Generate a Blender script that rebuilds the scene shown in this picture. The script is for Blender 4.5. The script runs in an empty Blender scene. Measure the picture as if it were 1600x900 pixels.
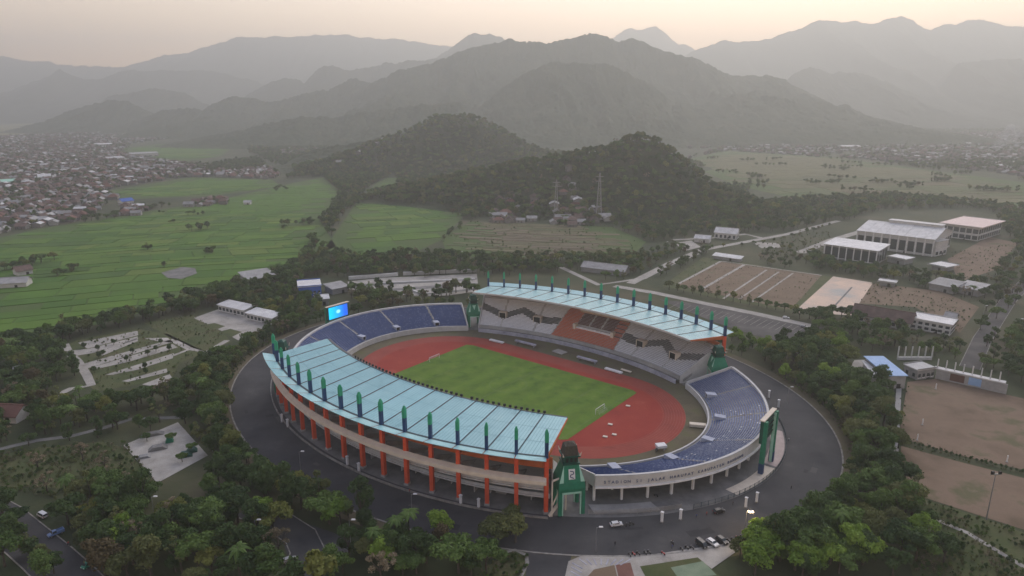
import bpy, bmesh, math, random
import numpy as np
from mathutils import Vector, Matrix
R = math.radians
random.seed(7); rng = np.random.default_rng(7)
SC = bpy.context.scene
COL = SC.collection

# ---------------------------------------------------------------- camera
CAM_H, CAM_F, CAM_T = 133.0, 1067.0, R(15.2)      # metres above the pitch, focal length in photo pixels, tilt down
cam = bpy.data.objects.new('camera', bpy.data.cameras.new('camera')); COL.objects.link(cam)
cam.location = (0, 0, CAM_H); cam.rotation_euler = (R(90) - CAM_T, 0, 0)
cam.data.sensor_width = 36; cam.data.lens = CAM_F / 1600 * 36
cam.data.clip_start = 1; cam.data.clip_end = 60000
SC.camera = cam
# ---------------------------------------------------------------- sky and sun
SUN_AZ, SUN_EL = R(28), R(30)                      # azimuth clockwise from +Y
W = bpy.data.worlds.new('World'); SC.world = W; W.use_nodes = True
wn, wl = W.node_tree.nodes, W.node_tree.links
bg = wn['Background']
sky = wn.new('ShaderNodeTexSky'); sky.sky_type = 'NISHITA'; sky.sun_disc = False
sky.sun_elevation = SUN_EL; sky.sun_rotation = SUN_AZ
sky.altitude = 700; sky.air_density = 2.2; sky.dust_density = 0.6; sky.ozone_density = 1.0
tint = wn.new('ShaderNodeMix'); tint.data_type = 'RGBA'; tint.blend_type = 'MULTIPLY'
tint.inputs['Factor'].default_value = 1.0
tint.inputs[7].default_value = (1.20, 0.90, 0.97, 1)
wl.new(sky.outputs[0], tint.inputs[6]); wl.new(tint.outputs[2], bg.inputs[0])
bg.inputs[1].default_value = 0.128
sun = bpy.data.objects.new('sun', bpy.data.lights.new('sun', 'SUN')); COL.objects.link(sun)
sun.data.energy = 1.5; sun.data.angle = R(60); sun.data.color = (1, 0.95, 0.85)
sun.location = (0, 0, 500)
sun.rotation_euler = (R(90) - SUN_EL, 0, math.pi - SUN_AZ)
# ---------------------------------------------------------------- exposure
SC.view_settings.view_transform = 'Standard'; SC.view_settings.look = 'None'
SC.view_settings.exposure = 0.81; SC.view_settings.gamma = 1.0
SC.view_settings.use_curve_mapping = False
SC.render.engine = 'CYCLES'
SC.cycles.use_denoising = True
SC.cycles.max_bounces = 6; SC.cycles.diffuse_bounces = 3; SC.cycles.glossy_bounces = 2
SC.cycles.transmission_bounces = 2; SC.cycles.volume_bounces = 0; SC.cycles.transparent_max_bounces = 6
HAZE_D = 0.00024

# ---------------------------------------------------------------- helpers
_c, _s = math.cos(CAM_T), math.sin(CAM_T)
def G(px, py, z=0.0):
    """ground (or height z) point that stands where the photo shows it"""
    X = (px - 800) / CAM_F; V = (450 - py) / CAM_F
    dy, dz = _c + V * _s, -_s + V * _c
    t = (z - CAM_H) / dz
    return Vector((X * t, dy * t, z))
def RAYY(px, py, D):
    """point on the line of sight at the distance D ahead"""
    X = (px - 800) / CAM_F; V = (450 - py) / CAM_F
    dy, dz = _c + V * _s, -_s + V * _c
    return Vector((X * D / dy, D, CAM_H + dz / dy * D))
SX, SY, SYAW = -1.8, 309.0, R(-38.1)               # stadium centre and direction of its long axis
_u = Vector((math.cos(SYAW), math.sin(SYAW), 0)); _n = Vector((-_u.y, _u.x, 0))
def S(a, b, z=0.0):
    p = Vector((SX, SY, 0)) + _u * a + _n * b; p.z = z; return p
def SINV(x, y):
    d = Vector((x - SX, y - SY, 0)); return d.dot(_u), d.dot(_n)
def E(A, B, t, z=0.0):
    return S(A * math.cos(t), B * math.sin(t), z)
def lerp(a, b, f): return a + (b - a) * f
def inpoly(x, y, P):
    c = False; j = len(P) - 1
    for i in range(len(P)):
        xi, yi, xj, yj = P[i][0], P[i][1], P[j][0], P[j][1]
        if (yi > y) != (yj > y) and x < (xj - xi) * (y - yi) / (yj - yi) + xi: c = not c
        j = i
    return c
def PX(pts, z=0.0): return [G(x, y, z) for x, y in pts]

class MB:
    """collects faces; build() links them as one mesh object"""
    def __init__(s): s.v = []; s.f = []; s.m = []
    def add(s, vs, fs, mi=0):
        o = len(s.v); s.v += [tuple(p) for p in vs]
        for f in fs: s.f.append([i + o for i in f]); s.m.append(mi)
    def quad(s, a, b, c, d, mi=0): s.add([a, b, c, d], [(0, 1, 2, 3)], mi)
    def box(s, c, sx, sy, z0, z1, rz=0, mi=0, top=1.0):
        ca, sa = math.cos(rz), math.sin(rz); vs = []
        for z, k in ((z0, 1), (z1, top)):
            for dx, dy in ((-1, -1), (1, -1), (1, 1), (-1, 1)):
                x, y = dx * sx / 2 * k, dy * sy / 2 * k
                vs.append((c[0] + x * ca - y * sa, c[1] + x * sa + y * ca, z))
        s.add(vs, [(3, 2, 1, 0), (4, 5, 6, 7), (0, 1, 5, 4), (1, 2, 6, 5), (2, 3, 7, 6), (3, 0, 4, 7)], mi)
    def prism(s, P, z0, z1, mi=0):
        n = len(P); vs = [(p[0], p[1], z0) for p in P] + [(p[0], p[1], z1) for p in P]
        fs = [tuple(range(n - 1, -1, -1)), tuple(range(n, 2 * n))] + [(i, (i + 1) % n, (i + 1) % n + n, i + n) for i in range(n)]
        s.add(vs, fs, mi)
    def sheet(s, P, z, mi=0): s.add([(p[0], p[1], z) for p in P], [tuple(range(len(P)))], mi)
    def tube(s, p0, p1, r0, r1, n=8, mi=0, caps=True):
        p0, p1 = Vector(p0), Vector(p1); d = (p1 - p0).normalized()
        x = d.orthogonal().normalized(); y = d.cross(x); vs = []
        for p, r in ((p0, r0), (p1, r1)):
            for i in range(n):
                a = 2 * math.pi * i / n; vs.append(p + x * (r * math.cos(a)) + y * (r * math.sin(a)))
        fs = [(i, (i + 1) % n, (i + 1) % n + n, i + n) for i in range(n)]
        if caps: fs += [tuple(range(n - 1, -1, -1)), tuple(range(n, 2 * n))]
        s.add(vs, fs, mi)
    def strip(s, A, B, mi=0):
        n = len(A); s.add(list(A) + list(B), [(i, i + 1, n + i + 1, n + i) for i in range(n - 1)], mi)
    def beam(s, P, Q, w, z0, z1, mi=0):
        """upright plank between two plan points"""
        P, Q = Vector((P[0], P[1], 0)), Vector((Q[0], Q[1], 0)); d = (Q - P); c = (P + Q) / 2
        s.box(c, d.length, w, z0, z1, math.atan2(d.y, d.x), mi)
    def mesh(s, name, mats, off=(0, 0, 0), smooth=False):
        me = bpy.data.meshes.new(name)
        me.from_pydata([(v[0] - off[0], v[1] - off[1], v[2] - off[2]) for v in s.v], [], s.f)
        if not isinstance(mats, (list, tuple)): mats = [mats]
        for m in mats: me.materials.append(m)
        if len(mats) > 1: me.polygons.foreach_set('material_index', s.m)
        if smooth: me.polygons.foreach_set('use_smooth', [True] * len(me.polygons))
        me.update(); return me
    def build(s, name, mats, parent=None, loc=None, smooth=False):
        off = Vector((0, 0, 0))
        if parent is not None:
            q = parent
            while q is not None: off += q.location; q = q.parent
        elif loc is not None: off = Vector(loc)
        o = bpy.data.objects.new(name, s.mesh(name, mats, off, smooth)); COL.objects.link(o)
        if parent is not None: o.parent = parent
        elif loc is not None: o.location = loc
        return o
def tag(o, label=None, cat=None, group=None, kind=None):
    if label: o['label'] = label
    if cat: o['category'] = cat
    if group: o['group'] = group
    if kind: o['kind'] = kind
    return o
def thing(name, label, cat, loc=(0, 0, 0), rz=0, group=None):
    o = bpy.data.objects.new(name, None); COL.objects.link(o); o.empty_display_size = 0.5
    o.location = loc; o.rotation_euler = (0, 0, rz); return tag(o, label, cat, group)
def struct(o): o['kind'] = 'structure'; return o
def copy_tree(o, parent=None):
    c = o.copy(); COL.objects.link(c); c.parent = parent
    for ch in o.children: copy_tree(ch, c)
    return c
def child(name, me, parent, loc=(0, 0, 0), rz=0, mat=None):
    o = bpy.data.objects.new(name, me); COL.objects.link(o); o.parent = parent; o.location = loc; o.rotation_euler = (0, 0, rz); return o

# ---------------------------------------------------------------- materials
def mat(name, cols, scale=0.2, rough=0.85, bump=0.0, bscale=None, spec=0.25, detail=5, rand=0.0, lo=0.3, hi=0.7, metal=0.0, coord='pos', stretch=None):
    """principled material: colour ramp over world-space noise, fine relief, slight difference from object to object"""
    m = bpy.data.materials.new(name); m.use_nodes = True; N, L = m.node_tree.nodes, m.node_tree.links
    p = N['Principled BSDF']; p.inputs['Roughness'].default_value = rough; p.inputs['Specular IOR Level'].default_value = spec
    p.inputs['Metallic'].default_value = metal
    g = N.new('ShaderNodeNewGeometry') if coord == 'pos' else N.new('ShaderNodeTexCoord')
    src = g.outputs['Position'] if coord == 'pos' else g.outputs['Object']
    if stretch:
        mp = N.new('ShaderNodeMapping'); mp.inputs['Scale'].default_value = stretch[:3]
        if len(stretch) > 3: mp.inputs['Rotation'].default_value = (0, 0, stretch[3])
        L.new(src, mp.inputs['Vector']); src = mp.outputs[0]
    n = N.new('ShaderNodeTexNoise'); n.inputs['Scale'].default_value = scale; n.inputs['Detail'].default_value = detail
    n.inputs['Roughness'].default_value = 0.62
    L.new(src, n.inputs['Vector'])
    r = N.new('ShaderNodeValToRGB'); e = r.color_ramp.elements
    k = len(cols)
    while len(e) < k: e.new(0.5)
    for i, c in enumerate(cols):
        e[i].position = lo + (hi - lo) * i / max(1, k - 1); e[i].color = (*c, 1)
    L.new(n.outputs['Fac'], r.inputs[0]); out = r.outputs[0]
    if rand:
        oi = N.new('ShaderNodeObjectInfo'); mr = N.new('ShaderNodeMapRange')
        mr.inputs[3].default_value = 1 - rand; mr.inputs[4].default_value = 1 + rand
        L.new(oi.outputs['Random'], mr.inputs[0])
        mx = N.new('ShaderNodeVectorMath'); mx.operation = 'SCALE'
        L.new(out, mx.inputs[0]); L.new(mr.outputs[0], mx.inputs['Scale']); out = mx.outputs[0]
    L.new(out, p.inputs['Base Color'])
    if bump:
        n2 = N.new('ShaderNodeTexNoise'); n2.inputs['Scale'].default_value = bscale or scale * 6; n2.inputs['Detail'].default_value = 6
        L.new(src, n2.inputs['Vector'])
        b = N.new('ShaderNodeBump'); b.inputs['Strength'].default_value = 0.8; b.inputs['Distance'].default_value = bump
        L.new(n2.outputs['Fac'], b.inputs['Height']); L.new(b.outputs[0], p.inputs['Normal'])
    return m
def leafmat(name, c1, c2, trans=0.28):
    m = bpy.data.materials.new(name); m.use_nodes = True; N, L = m.node_tree.nodes, m.node_tree.links
    p = N['Principled BSDF']; p.inputs['Roughness'].default_value = 0.7; p.inputs['Specular IOR Level'].default_value = 0.2
    oi = N.new('ShaderNodeObjectInfo'); g = N.new('ShaderNodeNewGeometry')
    n = N.new('ShaderNodeTexNoise'); n.inputs['Scale'].default_value = 0.35; n.inputs['Detail'].default_value = 4
    L.new(g.outputs['Position'], n.inputs['Vector'])
    ad = N.new('ShaderNodeMath'); ad.operation = 'MULTIPLY_ADD'; ad.inputs[1].default_value = 0.55; 
    L.new(oi.outputs['Random'], ad.inputs[0]); L.new(n.outputs['Fac'], ad.inputs[2])
    r = N.new('ShaderNodeValToRGB'); e = r.color_ramp.elements
    e[0].position = 0.35; e[0].color = (*c1, 1); e[1].position = 1.05; e[1].color = (*c2, 1)
    L.new(ad.outputs[0], r.inputs[0]); L.new(r.outputs[0], p.inputs['Base Color'])
    t = N.new('ShaderNodeBsdfTranslucent'); L.new(r.outputs[0], t.inputs['Color'])
    mx = N.new('ShaderNodeMixShader'); mx.inputs[0].default_value = trans
    L.new(p.outputs[0], mx.inputs[1]); L.new(t.outputs[0], mx.inputs[2]); L.new(mx.outputs[0], N['Material Output'].inputs[0])
    return m
M = {}
def dm(k, *a, **kw): M[k] = mat(k, *a, **kw); return M[k]
dm('ground', [(.022, .034, .014), (.038, .050, .02), (.062, .066, .03), (.10, .085, .05)], .012, .95, .25, .5)
dm('asphalt', [(.032, .032, .035), (.05, .049, .05), (.062, .06, .06), (.095, .09, .084)], .07, .9, .02, 3, detail=12, lo=.28, hi=.74)
dm('asphalt_worn', [(.05, .048, .047), (.08, .075, .07), (.12, .112, .1)], .08, .92, .03, 2)
dm('kerb', [(.15, .14, .125), (.24, .225, .20), (.34, .32, .28)], .5, .9)
dm('concrete', [(.24, .235, .22), (.32, .31, .29), (.40, .39, .36)], .12, .9, .02, 2)
dm('concrete_dark', [(.11, .108, .102), (.16, .155, .145), (.22, .21, .195)], .15, .9, .02, 2)
dm('paving', [(.19, .175, .15), (.30, .28, .245), (.37, .345, .305), (.47, .44, .39)], .14, .9, .02, 1, detail=10, lo=.25, hi=.75)
dm('warm_slab', [(.36, .36, .33), (.55, .42, .32), (.68, .50, .36)], .035, .8, .02, 1)  # orange glow of a soft sunlit patch put into the concrete's colour
dm('white', [(.58, .57, .55), (.74, .73, .71)], .4, .6, rand=.05)
dm('cream', [(.56, .48, .38), (.68, .60, .48)], .3, .7)
dm('lilac', [(.22, .22, .27), (.34, .335, .39), (.44, .43, .47)], .25, .8)
dm('red_paint', [(.56, .07, .028), (.68, .105, .04)], .4, .55, rand=.06)
dm('orange_paint', [(.40, .10, .03), (.52, .15, .045)], .3, .6)
dm('roof_cyan', [(.15, .33, .35), (.255, .49, .51), (.285, .525, .54), (.38, .59, .59)], .16, .4, .01, 4, spec=.45, rand=.08, detail=9, lo=.22, hi=.78)
dm('roof_seam', [(.13, .30, .32), (.18, .37, .39)], .3, .5)
dm('roof_rib', [(.03, .05, .06), (.06, .08, .09)], .5, .7)
dm('navy', [(.012, .035, .10), (.02, .055, .14)], .5, .5)
dm('green_paint', [(.01, .14, .075), (.02, .20, .11)], .5, .5)
dm('green_bright', [(.02, .26, .13), (.035, .34, .17)], .5, .5)
dm('green_dark', [(.006, .05, .035), (.012, .08, .055)], .5, .5)
dm('mint', [(.28, .52, .40), (.38, .62, .48)], .5, .6)
dm('thatch', [(.05, .045, .035), (.09, .08, .06)], 1.5, .95, .05, 8)
dm('grass_pitch', [(.05, .105, .010), (.085, .155, .016), (.105, .175, .02), (.15, .195, .04)], .14, .95, .03, 4, lo=.28, hi=.76, detail=10)
dm('track', [(.18, .032, .022), (.25, .044, .03), (.285, .054, .036), (.35, .10, .068)], .08, .9, .01, 6, detail=10, lo=.25, hi=.78)
dm('track_inner', [(.19, .022, .014), (.26, .03, .02), (.29, .04, .024), (.38, .10, .06)], .06, .9, .01, 6, detail=10, lo=.25, hi=.78)
dm('dry_grass', [(.085, .075, .045), (.12, .10, .06), (.10, .105, .04)], .12, .95, .08, 2)
dm('dirt', [(.065, .068, .028), (.125, .088, .055), (.165, .115, .076), (.19, .134, .09), (.10, .095, .045), (.235, .175, .12)], .045, .95, .05, 1, detail=12, lo=.25, hi=.75)
dm('lot_brown', [(.10, .075, .045), (.155, .11, .07), (.18, .13, .085), (.105, .11, .05)], .07, .95, .05, 1, detail=10, lo=.25, hi=.75)
dm('lawn', [(.035, .052, .016), (.06, .078, .025), (.085, .088, .036), (.125, .105, .06)], .09, .95, .12, 2, detail=10, lo=.25, hi=.78)
dm('bund', [(.045, .09, .014), (.07, .105, .024)], .05, .95)
for i, c in enumerate([(.045, .112, .008), (.058, .13, .010), (.07, .14, .011), (.092, .148, .018), (.046, .102, .012)]):
    dm('rice%d' % i, [tuple(x * .85 for x in c), c, tuple(x * 1.18 for x in c)], .05, .95, .15, 1.2, rand=.07)
for i, c in enumerate([(.085, .10, .035), (.11, .105, .045), (.075, .095, .03), (.13, .11, .055), (.095, .10, .04)]):
    dm('plain%d' % i, [tuple(x * .8 for x in c), c, tuple(x * 1.2 for x in c)], .03, .95, .15, 1.2, rand=.1)
for i, c in enumerate([(.12, .11, .055), (.145, .118, .075), (.10, .108, .048)]):
    dm('terr%d' % i, [tuple(x * .8 for x in c), c, tuple(x * 1.2 for x in c)], .06, .95, .15, 1.2, rand=.12)
dm('seat_blue', [(.055, .095, .235), (.08, .125, .29)], 1.2, .5)
dm('seat_blue2', [(.14, .19, .34), (.20, .26, .40)], 1.2, .5)
dm('seat_white', [(.74, .74, .75), (.85, .85, .85)], 1.2, .5)
dm('seat_grey', [(.055, .06, .06), (.085, .09, .09)], 1.2, .5)
dm('seat_orange', [(.55, .11, .035), (.64, .15, .05)], 1.2, .5)
dm('seat_maroon', [(.10, .025, .02), (.15, .035, .03)], 1.2, .5)
dm('dark', [(.012, .012, .012), (.02, .02, .02)], 1, .6)
dm('glass', [(.02, .028, .032), (.04, .05, .055)], .5, .15, spec=.6)
dm('metal', [(.28, .28, .28), (.36, .36, .36)], 1, .45, metal=.6)
dm('rubber', [(.012, .012, .012), (.02, .02, .02)], 2, .9)
dm('tile_brown', [(.075, .05, .042), (.115, .078, .065), (.16, .115, .098)], .25, .9, .05, 3, rand=.25)
dm('house_wall', [(.12, .115, .108), (.22, .21, .195)], .3, .85, rand=.3)
dm('tile_red', [(.12, .058, .044), (.17, .085, .066)], .25, .9, .05, 3, rand=.25)
dm('roof_grey', [(.20, .195, .19), (.28, .275, .265), (.36, .35, .34)], .2, .7, .02, 3, rand=.2)
dm('roof_white', [(.40, .40, .385), (.52, .515, .50), (.62, .615, .59)], .2, .6, .02, 3, rand=.15, detail=9)
dm('roof_pink', [(.56, .42, .38), (.64, .50, .45)], .1, .6, .01, 3)
dm('roof_blue', [(.20, .33, .54), (.28, .42, .62)], .2, .6, .01, 3, detail=8)
dm('wall_white', [(.44, .43, .41), (.56, .55, .52)], .3, .85, rand=.12)
dm('wall_grey', [(.22, .218, .21), (.31, .305, .29)], .3, .85, rand=.1)
dm('wall_blue', [(.035, .09, .34), (.06, .14, .42)], .3, .7)
dm('bark', [(.045, .036, .028), (.09, .075, .06)], 1.5, .95, .03, 8)
dm('hill', [(.020, .034, .014), (.032, .047, .019), (.046, .058, .025), (.07, .074, .036)], .012, .95, 5.0, .11, detail=12)
dm('mountain', [(.026, .040, .02), (.038, .052, .026), (.058, .066, .034)], .006, .95, 9.0, .06, detail=12)
L_ = {}
L_['dark'] = leafmat('leaf_dark', (0.026, 0.055, 0.016), (0.074, 0.123, 0.035))
L_['mid'] = leafmat('leaf_mid', (0.044, 0.087, 0.020), (0.112, 0.180, 0.042))
L_['olive'] = leafmat('leaf_olive', (0.064, 0.084, 0.026), (0.150, 0.167, 0.057))
L_['bright'] = leafmat('leaf_bright', (0.087, 0.168, 0.021), (0.211, 0.316, 0.046))
L_['lime'] = leafmat('leaf_lime', (.10, .13, .028), (.20, .21, .05))
L_['rust'] = leafmat('leaf_rust', (.07, .062, .028), (.13, .10, .048))
L_['dry'] = leafmat('leaf_dry', (0.110, 0.091, 0.053), (0.228, 0.185, 0.115), .1)
# ================================================================ terrain
_tab = np.random.default_rng(3).random((256, 256))
def vnoise(x, y):
    xi, yi = np.floor(x).astype(int), np.floor(y).astype(int); fx, fy = x - xi, y - yi
    fx = fx * fx * (3 - 2 * fx); fy = fy * fy * (3 - 2 * fy)
    t = lambda i, j: _tab[(xi + i) % 256, (yi + j) % 256]
    return (t(0, 0) * (1 - fx) + t(1, 0) * fx) * (1 - fy) + (t(0, 1) * (1 - fx) + t(1, 1) * fx) * fy
def fbm(x, y, o=5):
    s = 0; a = 0.5
    for i in range(o): s = s + a * vnoise(x * 2 ** i + 17.3 * i, y * 2 ** i + 9.1 * i); a *= 0.5
    return s
def ridged(x, y, o=4):
    s = 0; a = 0.5
    for i in range(o): s = s + a * (1 - np.abs(2 * vnoise(x * 2 ** i + 31.7 * i, y * 2 ** i + 5.3 * i) - 1)); a *= 0.5
    return s
def grid_obj(name, X, Y, Z, m, label=None):
    n, k = X.shape
    v = np.stack([X.ravel(), Y.ravel(), Z.ravel()], 1)
    c = np.array([v[:, 0].mean(), v[:, 1].mean(), 0]); v = v - c
    i = np.arange(n - 1)[:, None] * k + np.arange(k - 1)[None]
    f = np.stack([i, i + 1, i + k + 1, i + k], -1).reshape(-1, 4)[:, ::-1]
    me = bpy.data.meshes.new(name); me.from_pydata(v.tolist(), [], f.tolist()); me.materials.append(m)
    me.polygons.foreach_set('use_smooth', [True] * len(me.polygons)); me.update()
    o = bpy.data.objects.new(name, me); COL.objects.link(o); o.location = c; struct(o)
    return o
# ground: one sheet to the horizon
mb = MB(); K = 15000
mb.sheet([(-K, -2000), (K, -2000), (K, 10600), (-K, 10600)], 0)
ground = struct(mb.build('ground', M['ground'], loc=(0, 0, 0)))

def ridge(name, sil, D, front, back, seed, m, nx=260, ny=70, rough=1.0):
    P = [RAYY(x, y, D) for x, y in sil]
    xs = np.array([p.x for p in P]); zs = np.array([max(p.z, 0) for p in P])
    pad = 0.10 * (xs[-1] - xs[0])
    x = np.linspace(xs[0] - pad, xs[-1] + pad, nx); z = np.interp(x, np.r_[xs[0] - pad, xs, xs[-1] + pad], np.r_[0, zs, 0])
    k = np.ones(3) / 3; z = np.r_[z[0], np.convolve(z, k, 'valid'), z[-1]]
    sc = max(zs.max(), 60)
    z = z + (fbm(x / sc * 6 + seed, x * 0 + seed, 5) - .5) * sc * .07 * np.minimum(1, z / sc * 3)
    v = np.concatenate([np.linspace(-1, 0, int(ny * .7), endpoint=False), np.linspace(0, 1, ny - int(ny * .7))])
    Xg, Vg = np.meshgrid(x, v, indexing='ij')
    warp = (fbm(Xg / sc * 1.2 + seed, Vg * 2 + seed) - .5) * 1.2
    Yg = D + np.where(Vg < 0, Vg * front, Vg * back) + (fbm(Xg / sc * .9 + seed * 2, Vg * 0 + 1) - .5) * front * .25 * (1 - np.abs(Vg))
    a = np.abs(Vg); prof = (1 - a) ** 1.25 * (1 - .15 * a)
    r = ridged(Xg / sc * 1.5 + warp + seed * 3.1, Vg * .8 + seed)          # spurs running down from the crest
    n = fbm(Xg / sc * 5, Vg * 8 + seed, 5)
    Z = z[:, None] * prof
    Z = Z * (1 - rough * np.minimum(1, a * 3) * (.62 - .75 * r)) + (n - .5) * sc * .12 * np.minimum(1, a * 4) * np.minimum(1, Z / sc * 4) * rough
    Z = Z + (vnoise(Xg / 11 + seed, Yg / 11) + .6 * vnoise(Xg / 5.5, Yg / 5.5 + seed)) * min(9, D / 330) * np.minimum(1, Z / 15 + .2)
    ed = np.minimum(1, np.minimum(Xg - x[0], x[-1] - Xg) / (pad + 1))
    Z = np.maximum(Z, 0) * np.clip(ed * 2, 0, 1) - 6 * (a > .985) - 3
    # near slope shifts the line of sight to the crest very little; keep x fixed
    return grid_obj(name, Xg, Yg, Z, m)
mt, hl = M['mountain'], M['hill']
ridge('mountain', [(-60, 95), (0, 88), (40, 94), (100, 101), (200, 106), (230, 99), (262, 90), (330, 76), (390, 60), (420, 62), (450, 58), (530, 55), (570, 57), (640, 64), (695, 71), (760, 84)], 7600, 2300, 1500, 3, mt)
ridge('mountain', [(940, 75), (965, 56), (985, 46), (1005, 47), (1022, 44), (1050, 66), (1070, 70), (1083, 77), (1110, 90)], 8000, 1800, 1300, 5, mt, 160, 50)
ridge('mountain', [(1030, 110), (1080, 82), (1100, 73), (1130, 64), (1180, 66), (1240, 47), (1277, 31), (1310, 38), (1330, 37), (1341, 31), (1372, 36), (1410, 27), (1452, 47), (1480, 40), (1520, 30), (1550, 33), (1570, 39), (1600, 40), (1680, 50), (1800, 70)], 6500, 2600, 1800, 8, mt, 320, 80)
ridge('mountain', [(640, 120), (680, 92), (712, 72), (735, 56), (765, 53), (782, 58), (800, 72), (840, 90), (880, 110)], 5600, 1500, 1200, 11, mt, 160, 50)
ridge('mountain', [(-80, 130), (0, 148), (50, 130), (95, 108), (125, 122), (150, 127), (190, 112), (240, 110), (330, 112), (400, 128), (450, 150)], 5900, 1300, 1100, 13, mt, 200, 50)
ridge('mountain', [(370, 158), (400, 140), (445, 121), (475, 131), (500, 108), (518, 103), (545, 112), (600, 100), (650, 97), (700, 92), (760, 100)], 4800, 1100, 1000, 17, mt, 200, 60)
ridge('mountain', [(1200, 150), (1235, 118), (1262, 105), (1300, 116), (1332, 113), (1380, 128), (1430, 150), (1470, 172), (1500, 180)], 4600, 1100, 900, 19, mt, 180, 60)
ridge('mountain', [(1460, 150), (1500, 100), (1560, 92), (1620, 95), (1700, 120)], 5000, 1200, 900, 23, mt, 140, 50)
ridge('hill', [(140, 170), (170, 152), (245, 139), (290, 146), (320, 160), (350, 172)], 4600, 700, 700, 29, hl, 140, 50)
ridge('hill', [(90, 186), (120, 170), (170, 158), (205, 160), (232, 172), (260, 186)], 3600, 500, 500, 31, hl, 140, 50)
ridge('hill', [(210, 192), (260, 172), (300, 170), (330, 176), (360, 186)], 3300, 400, 400, 37, hl, 120, 50)
ridge('hill', [(300, 202), (318, 180), (345, 162), (372, 153), (400, 155), (425, 162), (470, 150), (515, 140), (550, 122), (580, 131), (640, 116), (720, 110), (800, 110)], 3500, 900, 900, 41, hl, 420, 130)
main_mt = ridge('mountain', [(470, 178), (520, 158), (560, 141), (600, 121), (650, 104), (700, 91), (730, 78), (760, 68), (790, 65), (815, 69), (860, 69), (880, 66), (905, 56), (925, 53), (950, 62), (968, 66), (990, 57), (1010, 64), (1022, 72), (1050, 84), (1080, 90), (1105, 104), (1128, 117), (1160, 121), (1200, 119), (1230, 127), (1262, 146), (1300, 165), (1340, 184), (1375, 197), (1410, 205)], 3300, 1150, 1300, 43, hl, 620, 230, 1.3)
ridge('hill', [(700, 200), (760, 158), (800, 130), (835, 108), (868, 97), (905, 99), (940, 101), (975, 112), (1010, 130), (1040, 150), (1075, 172), (1120, 198)], 2650, 560, 620, 47, hl, 420, 150, 1.3)
ridge('hill', [(1040, 190), (1100, 168), (1150, 150), (1210, 152), (1260, 165), (1330, 192), (1380, 203)], 2800, 420, 520, 53, hl, 320, 110)
ridge('hill', [(320, 215), (380, 205), (430, 192), (480, 183), (520, 186), (560, 178), (600, 172), (660, 165), (720, 160)], 2450, 420, 600, 57, hl, 340, 110)
ridge('hill', [(440, 262), (480, 240), (520, 228), (560, 222), (600, 215), (660, 205)], 1560, 200, 300, 59, hl, 220, 80)

# the two wooded hills behind the stadium
PEAKS1 = [(985, 229, 905, 70, 80), (1015, 234, 900, 60, 70), (945, 240, 890, 70, 75), (895, 246, 900, 70, 70), (845, 252, 925, 75, 65), (795, 260, 945, 75, 60), (745, 268, 960, 75, 55), (690, 279, 970, 75, 45), (640, 288, 975, 60, 40), (1050, 256, 885, 55, 70), (1085, 282, 870, 55, 65), (1130, 302, 860, 60, 60), (1180, 318, 850, 60, 50)]
PEAKS2 = [(722, 187, 1480, 85, 110), (690, 192, 1470, 85, 110), (755, 196, 1475, 80, 110), (645, 206, 1450, 90, 100), (600, 222, 1430, 90, 90), (555, 240, 1400, 90, 80), (795, 218, 1440, 90, 90), (850, 235, 1500, 110, 100), (1000, 228, 1450, 90, 60)]
def hill_fn(PK):
    Q = [(RAYY(x, y, D), rx, ry) for x, y, D, rx, ry in PK]
    def h(X, Y):
        s = 0
        for p, rx, ry in Q:
            q = ((X - p.x) / rx) ** 2 + ((Y - p.y) / ry) ** 2
            s = s + (max(p.z - 7, 4) * np.exp(-q * .9)) ** 3.2
        z = s ** (1 / 3.2)
        return z * (.86 + .28 * fbm(X / 55, Y / 55, 4)) - 2.5
    return h, Q
H1, Q1 = hill_fn(PEAKS1); H2, Q2 = hill_fn(PEAKS2)
def hill_obj(h, x0, x1, y0, y1, st, name):
    X, Y = np.meshgrid(np.arange(x0, x1, st), np.arange(y0, y1, st), indexing='ij')
    return grid_obj(name, X, Y, h(X, Y), hl)
hill_obj(H1, -300, 520, 690, 1200, 6, 'hill'); hill_obj(H2, -560, 460, 1120, 1850, 9, 'hill')
def height(x, y):
    a = np.array([x], float); b = np.array([y], float)
    return max(0.0, float(H1(a, b)[0]), float(H2(a, b)[0]))

# haze: one closed box of pale air
mb = MB(); mb.box((0, 4300), 30400, 13000, -12, 1060)
haze = tag(mb.build('haze', [], loc=(0, 4300, 0)), 'pale warm haze hanging over the whole valley', 'haze', kind='stuff')
hm = bpy.data.materials.new('haze_air'); hm.use_nodes = True; N = hm.node_tree.nodes
N.remove(N['Principled BSDF']); pv = N.new('ShaderNodeVolumePrincipled')
pv.inputs['Color'].default_value = (.985, 1.0, .93, 1); pv.inputs['Density'].default_value = HAZE_D; pv.inputs['Anisotropy'].default_value = 0.40
hm.node_tree.links.new(pv.outputs[0], N['Material Output'].inputs['Volume'])
haze.data.materials.append(hm)
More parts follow.
